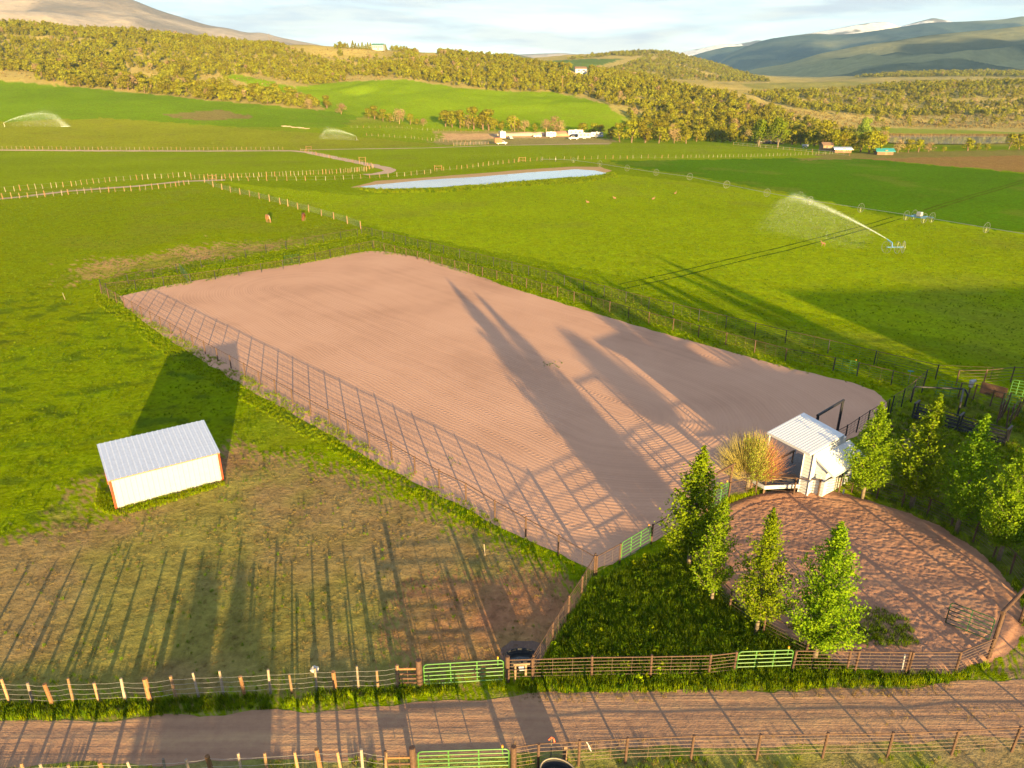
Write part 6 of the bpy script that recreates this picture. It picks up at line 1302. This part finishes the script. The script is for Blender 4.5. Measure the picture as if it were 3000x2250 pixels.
# ------------------------------------------------------------------ mountains
def mountain_material(name):
    m, nt, N, L, b = newmat(name); at = N.new('ShaderNodeAttribute'); at.attribute_name = 'Col'; t = N.new('ShaderNodeTexCoord')
    n = noise(N, L, t.outputs['Object'], 0.02, 6, 0.7); hs = N.new('ShaderNodeHueSaturation'); L.new(at.outputs['Color'], hs.inputs['Color'])
    L.new(mth(N, L, 'ADD', mth(N, L, 'MULTIPLY', n.outputs[0], 1.2), 0.4), hs.inputs['Value']); L.new(hs.outputs[0], b.inputs['Base Color']); b.inputs['Roughness'].default_value = 1.0; b.inputs['Specular IOR Level'].default_value = 0.0
    L.new(bump(N, L, n.outputs[0], 0.8, 12.0), b.inputs['Normal']); return m
M_MTN = mountain_material('mountain_cover')
def mountain(label, sky_px, Yc, front, base_z, colfn, seed, rough=1.0, ns=200, nt_=70):
    xs = np.array([p[0] for p in sky_px], float); rows = np.array([p[1] for p in sky_px], float)
    px = np.linspace(xs[0], xs[-1], ns); rw = np.interp(px, xs, rows); kk = np.ones(5)/5; rw = np.convolve(np.pad(rw, 2, 'edge'), kk, 'valid')
    s = (px-1500)/FPX*CT; crest = CAMH-np.array([row_drop(Yc, r_) for r_ in rw])
    T_ = np.concatenate([np.linspace(0, 1, nt_), np.linspace(1, 1.6, 14)[1:]])
    S, TT = np.meshgrid(s, T_); Yv = Yc-front*(1-TT); Xv = S*Yv
    Cz = np.broadcast_to(crest, S.shape); up = np.where(TT <= 1, TT, 1-(TT-1)/0.6)
    shape = up**1.25
    rid = 1-np.abs(2*fbm(Xv/(front*0.30), Yv/(front*0.5), seed, 4)-1)
    Zv = base_z+(Cz-base_z)*shape+(rid-0.75)*rough*(Cz-base_z).clip(0)*0.5*np.sin(np.pi*np.clip(up, 0, 1))
    Zv = np.where(TT <= 1, np.minimum(Zv, CAMH+(Cz-CAMH)*Yv/Yc-1.0*(1-TT)), Zv)
    C_ = colfn(Xv, Yv, Zv, TT, seed)
    nr, nc_ = S.shape; i_, j_ = np.meshgrid(np.arange(nr-1), np.arange(nc_-1), indexing='ij'); a = i_*nc_+j_
    F = np.stack([a, a+1, a+nc_+1, a+nc_], -1).reshape(-1)
    o = bpy.data.objects.new('mountain', np_mesh('mountain', np.stack([Xv, Yv, Zv], -1).reshape(-1, 3), F, 4, M_MTN, C_.reshape(-1, 3), True)); COL.objects.link(o); return structure(o, label)
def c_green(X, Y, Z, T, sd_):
    n = fbm(X/350, Y/350, sd_+3); f = sstep(0.40, 0.58, n+0.35*(T-0.5)); dark = np.array((0.06, 0.075, 0.045)); lite = np.array((0.26, 0.25, 0.11)); return dark*(1-f[..., None])+lite*f[..., None]  # lit upper flank and cloud-shaded foot put into the cover colours
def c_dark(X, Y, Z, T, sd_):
    n = fbm(X/500, Y/500, sd_+3); f = sstep(0.5, 0.7, n+0.2*(T-0.5)); dark = np.array((0.055, 0.085, 0.085)); lite = np.array((0.15, 0.17, 0.11)); return dark*(1-f[..., None])+lite*f[..., None]  # cloud shade and haze blue put into the colour, darker low down
def c_tan(X, Y, Z, T, sd_):
    n = fbm(X/300, Y/300, sd_+3); f = sstep(0.38, 0.62, n); dark = np.array((0.24, 0.18, 0.13)); lite = np.array((0.44, 0.34, 0.24)); return dark*(1-f[..., None])+lite*f[..., None]
def c_snow(X, Y, Z, T, sd_):
    n = fbm(X/260, Y/260, sd_+3, 5); f = sstep(0.46, 0.56, n-0.25*(T-0.75)); rock_ = np.array((0.16, 0.15, 0.15)); sn = np.array((0.80, 0.80, 0.80)); return sn*(1-f[..., None])+rock_*f[..., None]
mountain('broad tan mountain flank rising behind the left ridge', [(-900, -120), (-300, -90), (0, -40), (250, -20), (430, -5), (500, 28), (640, 75), (700, 83), (745, 97), (790, 94), (830, 108), (900, 122), (960, 134), (1060, 160)], 4200, 2300, 30, c_tan, 101, 0.7)
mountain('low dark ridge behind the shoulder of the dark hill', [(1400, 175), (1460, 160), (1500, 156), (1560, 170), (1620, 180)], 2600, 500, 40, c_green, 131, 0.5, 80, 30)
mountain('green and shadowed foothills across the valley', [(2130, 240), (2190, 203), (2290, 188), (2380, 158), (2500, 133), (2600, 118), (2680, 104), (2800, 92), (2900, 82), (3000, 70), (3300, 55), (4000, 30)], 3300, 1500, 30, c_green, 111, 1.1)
mountain('long forested mountain behind the foothills, dark shade in its colour', [(2060, 215), (2110, 168), (2160, 140), (2225, 115), (2300, 104), (2360, 97), (2420, 102), (2480, 98), (2590, 81), (2680, 66), (2760, 64), (2880, 58), (2950, 46), (3010, 50), (3300, 30), (4000, 10)], 5200, 1900, 30, c_dark, 117, 1.0)
mountain('snow-covered peaks behind the forested mountain', [(2250, 120), (2330, 100), (2400, 88), (2470, 74), (2520, 66), (2560, 64), (2600, 78), (2640, 66), (2690, 52), (2740, 62), (2820, 80), (2950, 90)], 7000, 1900, 60, c_snow, 121, 0.9)
mountain('small distant snowy peaks above the valley gap', [(1950, 160), (2010, 148), (2060, 138), (2100, 129), (2140, 130), (2200, 118), (2280, 122), (2400, 130)], 7700, 1800, 60, c_snow, 123, 0.9)
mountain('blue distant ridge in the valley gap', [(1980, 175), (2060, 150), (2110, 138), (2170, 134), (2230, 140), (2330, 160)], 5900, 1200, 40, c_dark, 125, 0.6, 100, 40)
mountain('pale distant range on the far horizon', [(1350, 175), (1450, 162), (1560, 158), (1640, 155), (1760, 166), (1900, 160), (2000, 152), (2100, 150)], 8200, 1800, 60, c_tan, 127, 0.7, 120, 40)

# unseen clouds added behind the camera, shaped to shade the far slopes
M_CLOUD = simple('cloud_white', (0.8, 0.8, 0.8), 1.0, 0.03, 0.002)
SH = Vector((math.sin(SUN_AZ), math.cos(SUN_AZ), 0)); SPp = Vector((-SH.y, SH.x, 0)); TE = math.tan(SUN_EL)
def cloud(label, a0, a1, h0, h1, dist, seed):
    bm = bmesh.new(); bmesh.ops.create_icosphere(bm, subdivisions=5, radius=1.0); L_ = (a1-a0)/2; Hh = (h1-h0)/2; c = SPp*((a0+a1)/2)+SH*dist; zc = (h0+h1)/2+dist*TE; ang = math.atan2(SPp.y, SPp.x)
    for v in bm.verts:
        n_ = 0.72+0.55*float(fbm(v.co.x*2.6+seed, v.co.y*2.0+v.co.z*1.7, seed, 4)); p = v.co*n_; x, y, z = p.x*L_, p.y*L_*0.45, p.z*Hh*(0.75 if p.z < 0 else 1.1)
        v.co = Vector((c.x+x*math.cos(ang)-y*math.sin(ang), c.y+x*math.sin(ang)+y*math.cos(ang), zc+z))
    me_ = bpy.data.meshes.new('cloud'); bm.to_mesh(me_); bm.free(); me_.materials.append(M_CLOUD); me_.polygons.foreach_set('use_smooth', [True]*len(me_.polygons)); o = bpy.data.objects.new('cloud', me_); COL.objects.link(o); return tag(o, label, None, None, 'stuff')
cloud('long flat unseen cloud added to shade the foothills', 1300, 4400, 205, 430, 11500, 3)
cloud('tall unseen cloud added to shade the forested mountain', 1850, 3050, 500, 860, 11000, 6)

# ------------------------------------------------------------------ off-frame things added for the shadows they cast into view
gable('barn_caster', 'long brown hay barn added off frame to shade the right field', Vector((76, 14, 0)), math.radians(4), 36, 12, 6.0, 8.8, M_BROWNW, M_ROOF, 4, 'barn')  # unseen barn put in to shade the right field
gable('stable_caster', 'brown stable added off frame to shade the poplar row', Vector((38.5, 12.5, 0)), math.radians(-16), 11, 7, 3.9, 5.6, M_BROWNW, M_ROOF, 3, 'stable')  # unseen stable put in to shade the poplars and arena end
cottonwood('round off-frame cottonwood added to shade the road, next to its twin', Vector((-4.7, -9.0, 0)), 4.3, 3.4, 240, M_COT, 380); cottonwood('slightly taller off-frame cottonwood added for shade beside its round twin', Vector((-2.2, -10.0, 0)), 4.8, 3.4, 250, M_COT, 380)  # unseen trees put in for soft shade on road and paddock
poplar('tall poplar outside the corral, between the hay barn and the poplar row', Vector((50.0, 17.5, 0)), 3, 10.8, 0.4, 1.1); poplar('tall poplar beside the hay barn gable', Vector((46.5, 21.0, 0)), 0, 9.6, 2.2, 1.1); poplar('poplar on the road edge beyond the entrance arch', Vector((41.5, 22.5, 0)), 3, 8.8, 3.4, 1.15)

# ------------------------------------------------------------------ haze
m = MB(); m.hexa([(-14000, -1500, -9), (14000, -1500, -9), (14000, 9800, -9), (-14000, 9800, -9), (-14000, -1500, 1000), (14000, -1500, 1000), (14000, 9800, 1000), (-14000, 9800, 1000)])
mh = bpy.data.materials.new('haze_air'); mh.use_nodes = True; nt = mh.node_tree; nt.nodes.clear(); ov = nt.nodes.new('ShaderNodeOutputMaterial'); pv_ = nt.nodes.new('ShaderNodeVolumePrincipled')
pv_.inputs['Color'].default_value = (0.32, 0.58, 1.0, 1); pv_.inputs['Density'].default_value = 0.00007; pv_.inputs['Anisotropy'].default_value = 0.0
nt.links.new(pv_.outputs[0], ov.inputs['Volume'])
hz = m.build('haze', mh); tag(hz, 'thin blue evening haze over the valley', None, None, 'stuff')
